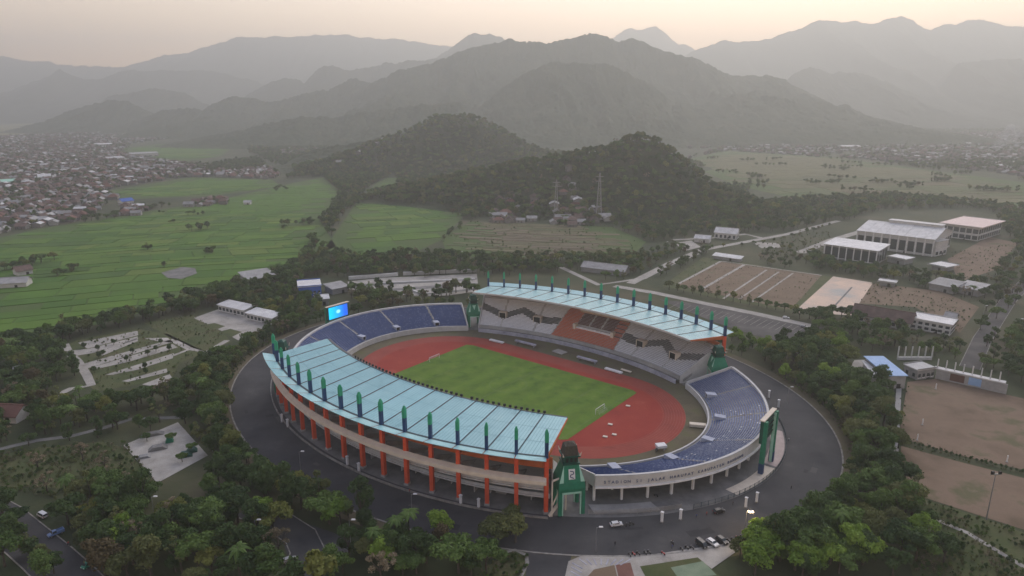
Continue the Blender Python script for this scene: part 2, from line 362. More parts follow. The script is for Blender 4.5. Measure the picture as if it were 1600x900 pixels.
# ================================================================ ground surfaces of the stadium
def arc(A, B, t0, t1, n, z=0.0): return [E(A, B, lerp(t0, t1, i / n), z) for i in range(n + 1)]
def ringband(name, i, o, z, m, n=144):
    mb = MB(); mb.strip(arc(*o, 0, 2 * math.pi, n, z), arc(*i, 0, 2 * math.pi, n, z)); return struct(mb.build(name, m, loc=S(0, 0)))
ring_road = ringband('ring_road', (128, 96), (149, 117), .06, M['asphalt'])
concourse = ringband('concourse_pavement', (94, 62), (129, 97), .10, M['concrete_dark'])
mb = MB(); o_, i_ = arc(149.6, 117.6, 0, 2 * math.pi, 144), arc(149, 117, 0, 2 * math.pi, 144)
for z0, z1, P, Q in ((.0, .22, o_, o_), (.22, .22, o_, i_), (.22, .0, i_, i_)):
    mb.strip([p + Vector((0, 0, z0)) for p in P], [p + Vector((0, 0, z1)) for p in Q])
k = struct(mb.build('kerb', M['kerb'], loc=S(0, 0)))
mb = MB(); mb.strip(arc(154.5, 122.5, 0, 2 * math.pi, 120, .03), arc(149.6, 117.6, 0, 2 * math.pi, 120, .03))
struct(mb.build('verge', M['dry_grass'], loc=S(0, 0)))
pr = random.Random(4)
dm('asphalt_patch', [(.03, .03, .032), (.042, .041, .042)], .3, .9); dm('asphalt_dust', [(.075, .071, .066), (.10, .094, .086)], .25, .95)
for k in range(26):                             # repairs and dusty patches on the ring road
    t = pr.uniform(-180, 180); w = pr.uniform(.8, 4.5); o = pr.uniform(1, 17); d_ = pr.uniform(1.2, 3.5)
    mb = MB(); mb.strip(arc(128.5 + o + d_, 96.5 + o + d_, R(t), R(t + w), 6, .072 + .0004 * k), arc(128.5 + o, 96.5 + o, R(t), R(t + w), 6, .072 + .0004 * k)); mb.build('asphalt_patch' if k % 2 else 'dust_patch', M['asphalt_patch' if k % 2 else 'asphalt_dust'], ring_road)
for o in (6.5, 11.5):                           # worn centre lines
    for k in range(60):
        if pr.random() < .55: mb = MB(); t = R(k * 6); mb.strip(arc(128 + o + .12, 96 + o + .12, t, t + .025, 3, .09), arc(128 + o, 96 + o, t, t + .025, 3, .09)); mb.build('lane_mark', M['asphalt_dust'], ring_road)
# arena floor inside the stands, track and pitch
mb = MB(); mb.sheet(arc(100, 71, 0, 2 * math.pi, 96)[:-1], .14); struct(mb.build('arena_floor', M['dry_grass'], loc=S(0, 0)))
def stadium_curve(r, n=40, hs=42.2):
    P = [S(hs + r * math.cos(t), r * math.sin(t)) for t in np.linspace(-math.pi / 2, math.pi / 2, n)]
    return P + [S(-hs + r * math.cos(t), r * math.sin(t)) for t in np.linspace(math.pi / 2, 1.5 * math.pi, n)]
dm('lane_paint', [(.33, .13, .10), (.42, .2, .16)], .5, .8)
mb = MB(); mb.sheet(stadium_curve(45.6), .18); track = struct(mb.build('running_track', M['track'], loc=S(0, 0)))
mb = MB(); mb.sheet(stadium_curve(36.4), .21); mb.build('infield', M['track_inner'], track)
for k in range(9):
    mb = MB(); A = stadium_curve(36.0 + k * 1.2 - .035); B = stadium_curve(36.0 + k * 1.2 + .035)
    A, B = A + A[:1], B + B[:1]
    for p in A + B: p.z = .24
    mb.strip(A, B); mb.build('lane_line', M['lane_paint'], track)
mb = MB()
mb.sheet([S(54, -29), S(54, 30), S(51, 31.5), S(-50, 31.5), S(-54, 30), S(-54, -30), S(-50, -31.5), S(52, -31)], .26)
pitch = struct(mb.build('football_pitch', M['grass_pitch'], loc=S(0, 0)))
N = M['grass_pitch'].node_tree.nodes; Lk = M['grass_pitch'].node_tree.links       # mowing stripes
g = N.new('ShaderNodeTexCoord'); mp = N.new('ShaderNodeMapping'); mp.inputs['Rotation'].default_value = (0, 0, -SYAW)
wv = N.new('ShaderNodeTexWave'); wv.inputs['Scale'].default_value = .028; wv.inputs['Distortion'].default_value = 1.2; wv.inputs['Detail'].default_value = 2
Lk.new(g.outputs['Object'], mp.inputs[0]); Lk.new(mp.outputs[0], wv.inputs[0])
mr = N.new('ShaderNodeMapRange'); mr.inputs[3].default_value = .92; mr.inputs[4].default_value = 1.07; Lk.new(wv.outputs['Fac'], mr.inputs[0])
vm = N.new('ShaderNodeVectorMath'); vm.operation = 'SCALE'
pb = N['Principled BSDF']; src = pb.inputs['Base Color'].links[0].from_socket
Lk.new(src, vm.inputs[0]); Lk.new(mr.outputs[0], vm.inputs['Scale']); Lk.new(vm.outputs[0], pb.inputs['Base Color'])
# faint pitch markings
mb = MB(); 
def pl(a0, b0, a1, b1, w=.14):
    p, q = S(a0, b0), S(a1, b1); d = (q - p).normalized(); n_ = Vector((-d.y, d.x, 0)) * w / 2
    mb.quad(*[Vector((v.x, v.y, .275)) for v in (p - n_, q - n_, q + n_, p + n_)])
dm('chalk', [(.11, .16, .07), (.16, .2, .11)], .3, .9)
for a in (-51.5, 0, 51.5): pl(a, -31, a, 31)
for s_ in (-1, 1):
    pl(-51.5, 31 * s_, 51.5, 31 * s_); e = s_ * 51.5
    pl(e - s_ * 16.5, -20, e - s_ * 16.5, 20); pl(e, -20, e - s_ * 16.5, -20); pl(e, 20, e - s_ * 16.5, 20)
for i in range(40):
    t, t2 = i * math.pi / 20, (i + 1) * math.pi / 20
    pl(9.15 * math.cos(t), 9.15 * math.sin(t), 9.15 * math.cos(t2), 9.15 * math.sin(t2))
mb.build('pitch_marking', M['chalk'], pitch)
# goals
def goal(a, s_, label):
    t = thing('football_goal', label, 'goal', S(a, 1.5, .26), 0, 'goals on the football pitch')
    mb = MB()
    for b in (-3.66, 3.66): mb = MB(); mb.tube(S(a, 1.5 + b, .2), S(a, 1.5 + b, 2.7), .12, .12); mb.build('post', M['white'], t)
    mb = MB(); mb.tube(S(a, -2.2, 2.7), S(a, 5.2, 2.7), .12, .12); mb.build('crossbar', M['white'], t)
    mb = MB()
    for b in np.linspace(-3.66, 3.66, 12): mb.tube(S(a, 1.5 + b, 2.65), S(a + s_ * 2.2, 1.5 + b, .3), .02, .02, 4)
    for f in (.25, .5, .75): mb.tube(S(a + s_ * 2.2 * f, -2.16, lerp(2.65, .3, f)), S(a + s_ * 2.2 * f, 5.16, lerp(2.65, .3, f)), .02, .02, 4)
    mb.build('net', M['white'], t)
goal(-51.5, -1, 'white football goal at the far left end of the pitch'); goal(50.8, 1, 'white football goal at the near right end of the pitch')

# ================================================================ stands
def tier(mb, Ei, Eo, t0, t1, z0, z1, rows, n, mi=0):
    """stepped terrace"""
    for r in range(rows):
        f0, f1 = r / rows, (r + 1) / rows
        A0, B0 = lerp(Ei[0], Eo[0], f0), lerp(Ei[1], Eo[1], f0); A1, B1 = lerp(Ei[0], Eo[0], f1), lerp(Ei[1], Eo[1], f1)
        za, zb = lerp(z0, z1, f0), lerp(z0, z1, f1)
        mb.strip(arc(A0, B0, t0, t1, n, za), arc(A1, B1, t0, t1, n, za), mi); mb.strip(arc(A1, B1, t0, t1, n, za), arc(A1, B1, t0, t1, n, zb), mi)
def seats(mb, Ei, Eo, t0, t1, z0, z1, rows, fn, pitch_=.62):
    """one small shell per seat; fn(t fraction, row fraction) -> material or None"""
    for r in range(rows):
        f = (r + .55) / rows; A, B = lerp(Ei[0], Eo[0], f), lerp(Ei[1], Eo[1], f); z = lerp(z0, z1, r / rows)
        ts = np.linspace(t0, t1, 200); xs = np.stack([A * np.cos(ts), B * np.sin(ts)], 1)
        L = np.r_[0, np.cumsum(np.hypot(*np.diff(xs, axis=0).T))]; k = int(L[-1] / pitch_)
        tt = np.interp((np.arange(k) + .5) * L[-1] / k, L, ts)
        for i, t in enumerate(tt):
            m = fn((t - t0) / (t1 - t0), (r + .5) / rows, A * math.cos(t), B * math.sin(t))
            if m is None: continue
            c = E(A, B, t); o = (c - S(0, 0)); o.z = 0; o.normalize(); s_ = Vector((-o.y, o.x, 0)) * .27
            w = o * .26
            p = c + Vector((0, 0, z + .42)); q = p + w + Vector((0, 0, .42))
            mb.quad(p - w - s_, p - w + s_, p + w + s_, p + w - s_, m); mb.quad(p + w - s_, p + w + s_, q + s_, q - s_, m)
def wallband(mb, A, B, t0, t1, z0, z1, n, th=.35, mi=0):
    """upright wall along an ellipse"""
    P, Q = arc(A, B, t0, t1, n), arc(A + th, B + th, t0, t1, n); up = lambda L, z: [p + Vector((0, 0, z)) for p in L]
    mb.strip(up(P, z1), up(P, z0), mi); mb.strip(up(Q, z0), up(Q, z1), mi); mb.strip(up(P, z1), up(Q, z1), mi)
    for k in (0, -1): mb.quad(up(P, z0)[k], up(P, z1)[k], up(Q, z1)[k], up(Q, z0)[k], mi)

dm('vomitory', [(.33, .35, .41), (.45, .47, .53)], .5, .8)
# ---- open curved stands at both ends
BI, BO = (97.5, 71.0), (120.5, 89.5)
ZB0, ZB1 = 2.2, 10.4
def curved_stand(name, label, tc, letters):
    th = R(44)
    t0, t1 = tc - th, tc + th
    T = thing(name, label, 'stand', S(100 * math.cos(tc), 0), 0)
    mb = MB(); tier(mb, BI, BO, t0, t1, ZB0, ZB1, 24, 60)
    mb.strip(arc(BI[0] + .6, BI[1] + .6, t0, t1, 60, ZB0 - .7), arc(BO[0] - .3, BO[1] - .3, t0, t1, 60, ZB1 - 1.0)); mb.build('terrace', M['concrete'], T)
    vt = [-.80, -.42, -.03, .36, .74] if letters else [-.72, -.32, .10, .50]
    vomi = [(tc + th * v) for v in vt]
    def fn(ft, fr, a, b):
        t = t0 + ft * (t1 - t0)
        for v in vomi:
            d = abs(t - v) * 108
            if d < .75 and (fr > .0): return None
            if d < 2.1 and .08 < fr < .31: return None
        if fr < .03: return None
        if letters and -.42 * th < t - tc < .5 * th and fr > .2:
            q = (int(a * 1.1) + int(b * .9) + int(fr * 24)) % 3
            return 1 if q == 0 or random.random() < .25 else (2 if random.random() < .04 else 0)
        return 1 if random.random() < .12 else 0
    mb = MB(); seats(mb, BI, BO, t0 + .006, t1 - .006, ZB0, ZB1, 24, fn)
    tag(mb.build('seats', [M['seat_blue'], M['seat_blue2'], M['seat_white']], T), kind='stuff')
    for v in vomi:
        mb = MB(); f0, f1 = .10, .30; n2 = .0175
        for s_ in (-1, 1):
            tt = v + s_ * n2 * .92
            p0, p1 = E(lerp(BI[0], BO[0], f0), lerp(BI[1], BO[1], f0), tt), E(lerp(BI[0], BO[0], f1), lerp(BI[1], BO[1], f1), tt)
            mb.beam(p0, p1, .35, ZB0 + .2, 4.9)
        q = [E(lerp(BI[0], BO[0], f), lerp(BI[1], BO[1], f), v + s_ * n2 * 1.1) for f, s_ in ((f0, -1), (f0, 1), (f1, 1), (f1, -1))]
        mb.prism(q, 4.9, 5.15); vo = mb.build('vomitory', M['vomitory'], T)
        mb = MB(); q = [E(lerp(BI[0], BO[0], .125), lerp(BI[1], BO[1], .125), v + s_ * n2 * .85, z) for s_, z in ((-1, ZB0 + .8), (1, ZB0 + .8), (1, 4.8), (-1, 4.8))]
        mb.quad(*q); mb.build('opening', M['dark'], vo)
        mb = MB(); mb.strip([E(lerp(BI[0], BO[0], f), lerp(BI[1], BO[1], f), v - .0045, lerp(ZB0, ZB1, f) + .12) for f in (.36, .6, .8, 1)], [E(lerp(BI[0], BO[0], f), lerp(BI[1], BO[1], f), v + .0045, lerp(ZB0, ZB1, f) + .12) for f in (.36, .6, .8, 1)])
        mb.build('stair', M['paving'], T)
    mb = MB(); wallband(mb, BI[0] - .5, BI[1] - .5, t0, t1, .1, ZB0 + .9, 60, .6); mb.build('front_wall', M['wall_white'], T)
    # rim and fascia
    mb = MB(); wallband(mb, BO[0] - .2, BO[1] - .2, t0, t1, ZB1 - .8, ZB1 + 1.0, 72, .9); mb.build('rim', M['wall_white'], T)
    mb = MB(); mb.strip(arc(BO[0] + .72, BO[1] + .72, t0, t1, 72, 7.2), arc(BO[0] + 1.0, BO[1] + 1.0, t0, t1, 72, ZB1 + .96)); mb.strip(arc(BO[0] - 1.6, BO[1] - 1.6, t0, t1, 72, 7.2), arc(BO[0] + .72, BO[1] + .72, t0, t1, 72, 7.2))
    fas = mb.build('fascia', M['wall_white'], T)
    mb = MB(); wallband(mb, BO[0] + .55, BO[1] + .55, t0, t1, 6.7, 7.3, 72, .75); mb.build('ring_beam', M['white'], T)
    # end walls
    for t in (t0, t1):
        mb = MB(); P = [E(lerp(BI[0], BO[0], f), lerp(BI[1], BO[1], f), t) for f in (0, 1)]
        d = (P[1] - P[0]).normalized(); w = Vector((-d.y, d.x, 0)) * .25
        za = [(P[0], .1), (P[1], .1 if letters is None else 6.8), (P[1], ZB1 + 1.2), (P[0], ZB0 + 1.4)]
        A_ = [p + w + Vector((0, 0, z)) for p, z in za]; B_ = [p - w + Vector((0, 0, z)) for p, z in za]
        mb.add(A_ + B_, [(0, 1, 2, 3), (7, 6, 5, 4)] + [(i, i + 4, (i + 1) % 4 + 4, (i + 1) % 4) for i in range(4)]); mb.build('end_wall', M['wall_white'], T)
    # columns under the rim, two rows, and rakers between them
    nc = 17
    for i in range(nc):
        t = lerp(t0 + .008, t1 - .008, i / (nc - 1)); c = E(117.8, 87.3, t)
        o = c - S(0, 0); rz = math.atan2(o.y, o.x)
        mb = MB(); mb.box(c, .75, .75, .1, 7.3, rz); mb.build('column', M['white'], T)
        c2 = E(110.5, 81.5, t); mb = MB(); mb.box(c2, .6, .6, .1, 5.6, rz); mb.build('column', M['white'], T)
        mb = MB(); P0, P1 = E(99, 72, t), E(119, 88.4, t); dd = (P1 - P0).normalized(); w = Vector((-dd.y, dd.x, 0)) * .3
        za = [(P0, 1.0), (P1, 6.9), (P1, 8.6), (P0, 1.9)]; A_ = [p + w + Vector((0, 0, z)) for p, z in za]; B_ = [p - w + Vector((0, 0, z)) for p, z in za]
        mb.add(A_ + B_, [(0, 1, 2, 3), (7, 6, 5, 4)] + [(i2, i2 + 4, (i2 + 1) % 4 + 4, (i2 + 1) % 4) for i2 in range(4)]); mb.build('raker', M['concrete'], T)
    # rooms under the terrace
    mb = MB(); wallband(mb, 108.5, 80.0, t0 + .02, t1 - .02, .1, 5.4, 50, .3); mb.build('inner_wall', M['wall_grey'], T)
    for i in range(nc - 1):
        if i % 2 == 0:
            a0, a1 = lerp(t0, t1, (i + .25) / (nc - 1)), lerp(t0, t1, (i + .75) / (nc - 1))
            mb = MB(); wallband(mb, 108.7, 80.2, a0, a1, .2, 2.9, 4, .25); mb.build('door', M['dark'], T)
    return T, fas
right_stand, fasR = curved_stand('curved_stand', 'open curved stand of blue seats with white lettered fascia at the right end', 0.0, True)
left_stand, fasL = curved_stand('curved_stand', 'open curved stand of plain blue seats at the far left end, below the lit screen', math.pi, None)
# lettering along the outer fascia
_lm = {}; dm('letter_paint', [(.06, .085, .15), (.09, .12, .19)], 1, .7)
def letter_mesh(ch):
    if ch not in _lm:
        cu = bpy.data.curves.new('letter', 'FONT'); cu.body = ch; cu.size = 1.5; cu.extrude = .06; cu.align_x = 'CENTER'; cu.resolution_u = 2; cu.offset = .02
        ob = bpy.data.objects.new('letter', cu); COL.objects.link(ob); dg = bpy.context.evaluated_depsgraph_get()
        me = bpy.data.meshes.new_from_object(ob.evaluated_get(dg)); me.materials.clear(); me.materials.append(M['letter_paint'])
        bpy.data.objects.remove(ob); _lm[ch] = me
    return _lm[ch]
TXT = 'STADION SI JALAK HARUPAT KABUPATEN BANDUNG'
ta, tb = R(-42.6), R(-8.5)
tt = np.linspace(ta, tb, 400); xy = np.stack([121.4 * np.cos(tt), 90.4 * np.sin(tt)], 1); Lc = np.r_[0, np.cumsum(np.hypot(*np.diff(xy, axis=0).T))]
for i, ch in enumerate(TXT):
    if ch == ' ': continue
    t = float(np.interp((i + .5) / len(TXT) * Lc[-1], Lc, tt)); p = E(BO[0] + .92, BO[1] + .92, t, 8.5)
    q = E(BO[0] + .92, BO[1] + .92, t + .01) - E(BO[0] + .92, BO[1] + .92, t - .01)
    o = child('letter', letter_mesh(ch), fasR, p - right_stand.location)
    o.rotation_euler = (R(90), 0, math.atan2(q.y, q.x))

# ---- roofed grandstands on both long sides
GI, GO = (110.0, 66.0), (128.5, 89.0)
ZG0, ZG1 = 3.0, 16.5
PY = (130.0, 95.0)              # line of columns and masts
RF = (117.0, 65.5); ZV, ZF = 21.0, 23.6
def grandstand(name, label, near):
    c0, hw = (R(-90) if near else R(90)), R(36.2)
    t0, t1 = c0 - hw, c0 + hw
    T = thing(name, label, 'grandstand', S(0, -80 if near else 80), 0)
    mb = MB(); tier(mb, GI, GO, t0, t1, ZG0, ZG1, 26, 60)
    mb.strip(arc(GI[0] + .6, GI[1] + .6, t0, t1, 60, ZG0 - .8), arc(GO[0], GO[1], t0, t1, 60, ZG1 - 1.2)); mb.build('terrace', M['wall_white'], T)
    vom = [-.79, -.47, .47, .79]
    def band(s):               # row fraction of the dark zigzag band
        return float(np.interp(abs(s), [.30, .47, .63, .79, .90, 1], [.44, .38, .60, .36, .50, .62]))
    def fn(ft, fr, a, b):
        s = 1 - 2 * ft if not near else 2 * ft - 1
        for v in vom:
            d = abs(s - v) * 72
            if d < .6: return None
            if d < 2.4 and .30 < fr < .46: return None
        if abs(a) < 21:
            if abs(a - 2) < 12 and .36 < fr < .82:
                return 3 if fr > .46 and abs((a - 2) % 8 - 4) > .4 else None
            if abs(abs(a) - 21) < .8: return None
            if a > 12 and fr > .25: return 3 if (int(fr * 26) % 3 == 0) else 2
            return 2
        bb = band(s)
        if abs(fr - bb) < .10: return 1
        if fr > .88: return None
        return 0
    mb = MB(); seats(mb, GI, GO, t0 + .006, t1 - .006, ZG0, ZG1, 26, fn, .66 if not near else 1.0)
    tag(mb.build('seats', [M['seat_white'], M['seat_grey'], M['seat_orange'], M['seat_maroon']], T), kind='stuff')
    sg = -1 if near else 1
    for v in vom:
        t = c0 + sg * (-v) * hw if not near else c0 + v * hw
        mb = MB()
        for s_ in (-1, 1):
            tt_ = t + s_ * .020; mb.beam(E(lerp(GI[0], GO[0], .30), lerp(GI[1], GO[1], .30), tt_), E(lerp(GI[0], GO[0], .46), lerp(GI[1], GO[1], .46), tt_), .35, 6, 10.6)
        q = [E(lerp(GI[0], GO[0], f), lerp(GI[1], GO[1], f), t + s_ * .0225) for f, s_ in ((.30, -1), (.30, 1), (.46, 1), (.46, -1))]
        mb.prism(q, 10.6, 10.9); vo = mb.build('vomitory', M['cream'], T)
        mb = MB(); mb.quad(*[E(lerp(GI[0], GO[0], .315), lerp(GI[1], GO[1], .315), t + s_ * .018, z) for s_, z in ((-1, 7.3), (1, 7.3), (1, 10.4), (-1, 10.4))]); mb.build('opening', M['dark'], vo)
    # front wall with tarpaulin, walkway
    mb = MB(); wallband(mb, GI[0] - 2.6, GI[1] - 2.6, t0, t1, .1, 2.3, 60, .4); mb.build('front_wall', M['lilac'], T)
    mb = MB(); mb.strip(arc(GI[0] - 2.2, GI[1] - 2.2, t0, t1, 60, 2.0), arc(GI[0] + .1, GI[1] + .1, t0, t1, 60, 2.0)); mb.build('walkway', M['concrete_dark'], T)
    mb = MB(); wallband(mb, GI[0] - .2, GI[1] - .2, t0, t1, 2.0, ZG0 + .9, 60, .3); mb.build('parapet', M['concrete'], T)
    # VIP box
    if not near:
        mb = MB(); f0, f1 = .34, .42
        wallband(mb, lerp(GI[0], GO[0], .36), lerp(GI[1], GO[1], .36), R(90 - 7.2), R(90 + 4.6), 7.2, 9.0, 16, .5); mb.build('box_front', M['white'], T)
        for tq in (-7.4, 4.8):
            mb = MB(); c = E(lerp(GI[0], GO[0], .38), lerp(GI[1], GO[1], .38), R(90 + tq)); mb.box(c, 1.8, 2.6, 6, 10.4, SYAW); mb.build('box_pier', M['cream'], T)
        mb = MB(); wallband(mb, lerp(GI[0], GO[0], .84), lerp(GI[1], GO[1], .84), R(90 - 9), R(90 + 6), 14, 16.6, 16, 1.5); mb.build('box_canopy', M['cream'], T)
    # back wall and floors
    mb = MB(); wallband(mb, GO[0], GO[1], t0, t1, ZG1 - 2.2, ZG1 + 2.0, 60, .4); mb.build('back_wall', M['orange_paint'], T)
    mb = MB(); wallband(mb, 119.5, 77.5, t0, t1, .1, 8.2, 60, .4); mb.build('inner_wall', M['wall_white'], T)
    for z in (4.2, 8.2):
        P = arc(119.5, 77.5, t0, t1, 60); Q = arc(129.0, 93.6 if z > 5 else 91.0, t0, t1, 60)
        mb = MB(); mb.strip([p + Vector((0, 0, z)) for p in P], [p + Vector((0, 0, z)) for p in Q]); mb.strip([p + Vector((0, 0, z - .5)) for p in Q], [p + Vector((0, 0, z)) for p in Q]); mb.strip([p + Vector((0, 0, z - .5)) for p in P], [p + Vector((0, 0, z - .5)) for p in Q])
        mb.build('floor_slab', M['wall_white'], T)
        mb = MB(); wallband(mb, 128.4, 93.0 if z > 5 else 90.4, t0, t1, z, z + 1.1, 60, .2); mb.build('balustrade', M['wall_white'], T)
    for i in range(30):                        # shops and partitions at ground level
        t = lerp(t0, t1, (i + .5) / 30); P_, Q_ = E(119.8, 77.9, t), E(127.0, 88.8 - (i % 3) * 1.5, t); mb = MB(); mb.beam(P_, Q_, .25, .1, 3.7); mb.build('partition', M['wall_white'], T)
        if i % 2 == 0: mb = MB(); wallband(mb, 124.5, 84.5 + (i % 3), lerp(t0, t1, i / 30), lerp(t0, t1, (i + .8) / 30), .1, 2.6 + (i % 4) * .4, 3, .2); mb.build('shop_front', M['wall_grey'], T)
    for s_, t in ((-1, t0), (1, t1)):
        mb = MB(); P = [E(*GI, t), E(*GO, t)]; d = (P[1] - P[0]).normalized(); w = Vector((-d.y, d.x, 0)) * .25
        za = [(P[0], .1), (P[1], .1), (P[1], ZG1 + 1), (P[0], ZG0 + 1.2)]; A_ = [p + w + Vector((0, 0, z)) for p, z in za]; B_ = [p - w + Vector((0, 0, z)) for p, z in za]
        mb.add(A_ + B_, [(0, 1, 2, 3), (7, 6, 5, 4)] + [(i, i + 4, (i + 1) % 4 + 4, (i + 1) % 4) for i in range(4)]); mb.build('end_wall', M['wall_white'], T)
    # outer ledge
    mb = MB(); P0, P1, P2 = arc(PY[0] + .6, PY[1] + .6, t0, t1, 60), arc(PY[0] + 2.6, PY[1] + 2.6, t0, t1, 60), None
    up = lambda L, z: [p + Vector((0, 0, z)) for p in L]
    mb.strip(up(P0, 13.9), up(P1, 13.2)); mb.strip(up(P1, 13.2), up(P1, 11.9)); mb.strip(up(P1, 11.9), up(P0, 12.1)); mb.strip(up(P0, 12.1), up(P0, 13.9))
    mb.build('ledge', M['cream'], T)
    # columns, masts, rafters, roof panels
    nb = 15; ts = [lerp(t0, t1, i / nb) for i in range(nb + 1)]
    for i, t in enumerate(ts):
        c = E(*PY, t); o = c - S(0, 0); rz = math.atan2(o.y, o.x)
        mb = MB(); mb.box(c, 1.5, 1.35, .1, ZV - .3, rz); col = mb.build('column', M['red_paint'], T)
        mb = MB(); mb.box(c, 2.0, 1.8, .1, .9, rz); mb.build('plinth', M['concrete'], col)
        mb = MB(); mb.box(c, 1.35, 1.1, ZV - .3, ZV + 5.4, rz); ma = mb.build('mast', M['navy'], T)
        mb = MB(); mb.box(c, 1.4, 1.15, ZV + 5.4, ZV + 8.6, rz); mb.box(c, 1.4, 1.15, ZV + 8.6, ZV + 9.9, rz, 0, .35); mb.build('mast_cap', M['green_bright'], ma)
        # raking frame
        f = E(*RF, t); d = (f - c); d.z = 0; d.normalize(); w = Vector((-d.y, d.x, 0)) * .22
        za = [(c, ZV - 1.6), (f, ZF - .5), (f, ZF - .1), (c, ZV - .2)]; A_ = [p + w + Vector((0, 0, z)) for p, z in za]; B_ = [p - w + Vector((0, 0, z)) for p, z in za]
        mb = MB(); mb.add(A_ + B_, [(0, 1, 2, 3), (7, 6, 5, 4)] + [(k_, k_ + 4, (k_ + 1) % 4 + 4, (k_ + 1) % 4) for k_ in range(4)]); mb.build('rafter', M['orange_paint'], T)
        q = c - o.normalized() * 13.5; mb = MB(); mb.tube((q.x, q.y, 12.0), (c.x, c.y, ZV - 3), .3, .3, 6)
        if near: mb.build('brace', M['orange_paint'], T)
        # raker under the terrace
        if True:
            P0_, P1_ = E(112, 67.5, t), E(128.6, 93.0, t); dd = (P1_ - P0_).normalized(); w = Vector((-dd.y, dd.x, 0)) * .3
            za = [(P0_, 1.0), (P1_, 11.6), (P1_, 13.6), (P0_, 2.2)]; A_ = [p + w + Vector((0, 0, z)) for p, z in za]; B_ = [p - w + Vector((0, 0, z)) for p, z in za]
            mb = MB(); mb.add(A_ + B_, [(0, 1, 2, 3), (7, 6, 5, 4)] + [(k_, k_ + 4, (k_ + 1) % 4 + 4, (k_ + 1) % 4) for k_ in range(4)]); mb.build('raker', M['concrete'], T)
        # dark gutter along the joint
        mb = MB(); za = [(c, ZV + .1), (f, ZF + .1)]; w2 = w.normalized() * .22
        mb.quad(c - w2 + Vector((0, 0, ZV + .16)), c + w2 + Vector((0, 0, ZV + .16)), f + w2 + Vector((0, 0, ZF + .16)), f - w2 + Vector((0, 0, ZF + .16)))
        if 0 < i < nb: mb.build('roof_joint', M['roof_rib'], T)
    sub = 4
    for i in range(nb):
        a, b = ts[i] + .0012, ts[i + 1] - .0012
        def slab(E0, z0, E1, z1, n_, th=.18):
            mb = MB(); P, Q = arc(*E0, a, b, sub, z0), arc(*E1, a, b, sub, z1); dz = Vector((0, 0, -th))
            mb.strip(P, Q); mb.strip([p + dz for p in Q], [p + dz for p in P], 1)
            mb.strip([p + dz for p in P], P); mb.strip(Q, [p + dz for p in Q])
            mb.quad(P[0] + dz, Q[0] + dz, Q[0], P[0], 1); mb.quad(P[-1], Q[-1], Q[-1] + dz, P[-1] + dz, 1); return mb
        rp = slab(PY, ZV, RF, ZF, 0).build('roof_panel', [M['roof_cyan'], M['orange_paint']], T); mb = MB()
        for k_ in range(1, 8):
            t_ = lerp(a, b, k_ / 8); c_, f_ = E(*PY, t_), E(*RF, t_); w_ = (f_ - c_); w_ = Vector((-w_.y, w_.x, 0)).normalized() * (.1 if k_ == 4 else .06); z_ = Vector((0, 0, .05))
            mb.quad(c_ - w_ + Vector((0, 0, ZV)) + z_, c_ + w_ + Vector((0, 0, ZV)) + z_, f_ + w_ + Vector((0, 0, ZF)) + z_, f_ - w_ + Vector((0, 0, ZF)) + z_)
        for g_ in (.33, .66): mb.strip(arc(lerp(PY[0], RF[0], g_) - .08, lerp(PY[1], RF[1], g_) - .08, a, b, sub, lerp(ZV, ZF, g_) + .06), arc(lerp(PY[0], RF[0], g_) + .08, lerp(PY[1], RF[1], g_) + .08, a, b, sub, lerp(ZV, ZF, g_) + .06))
        tag(mb.build('seams', M['roof_seam'], rp), kind='stuff')
        slab((PY[0] + 5.2, PY[1] + 5.2), ZV + 1.25, (PY[0] + .35, PY[1] + .35), ZV + .02, 0).build('eave_panel', [M['roof_cyan'], M['orange_paint']], T)
    mb = MB(); P, Q = arc(PY[0] - .35, PY[1] - .35, t0, t1, 60, ZV + .2), arc(PY[0] + .45, PY[1] + .45, t0, t1, 60, ZV + .2); mb.strip(Q, P); mb.build('valley_gutter', M['roof_rib'], T)
    mb = MB(); wallband(mb, RF[0] - .5, RF[1] - .5, t0, t1, ZF - .9, ZF + .05, 60, .45); mb.build('front_beam', M['roof_rib' if near else 'wall_white'], T)
    if near:                       # floodlights along the front edge
        for i in range(46):
            f = i / 45
            if .60 < f < .64 or f > .955: continue
            t = lerp(t0 + .30, t1 - .02, f); c = E(RF[0] - .7, RF[1] - .7, t); o = c - S(0, 0)
            mb = MB(); mb.box(c, .55, 1.0, ZF + .35, ZF + 1.15, math.atan2(o.y, o.x)); mb.box(c, .2, .2, ZF, ZF + .4); mb.build('floodlight', M['dark'], T)
        mb = MB(); wallband(mb, RF[0] - 1.6, RF[1] - 1.6, t0, t1, ZF - .5, ZF - .3, 60, 1.2); mb.build('catwalk', M['concrete_dark'], T)
    # gable ends: orange soffit board
    for t in (t0, t1):
        mb = MB(); c, f = E(*PY, t), E(*RF, t); mb.quad(c + Vector((0, 0, ZV - 2.2)), f + Vector((0, 0, ZF - .7)), f + Vector((0, 0, ZF - .2)), c + Vector((0, 0, ZV - .2))); mb.build('gable_board', M['orange_paint'], T)
    return T
near_stand = grandstand('grandstand', 'grandstand nearest the camera with turquoise roof, red columns and navy-green masts', True)
far_stand = grandstand('grandstand', 'far grandstand with white and orange seats under a pale turquoise roof', False)

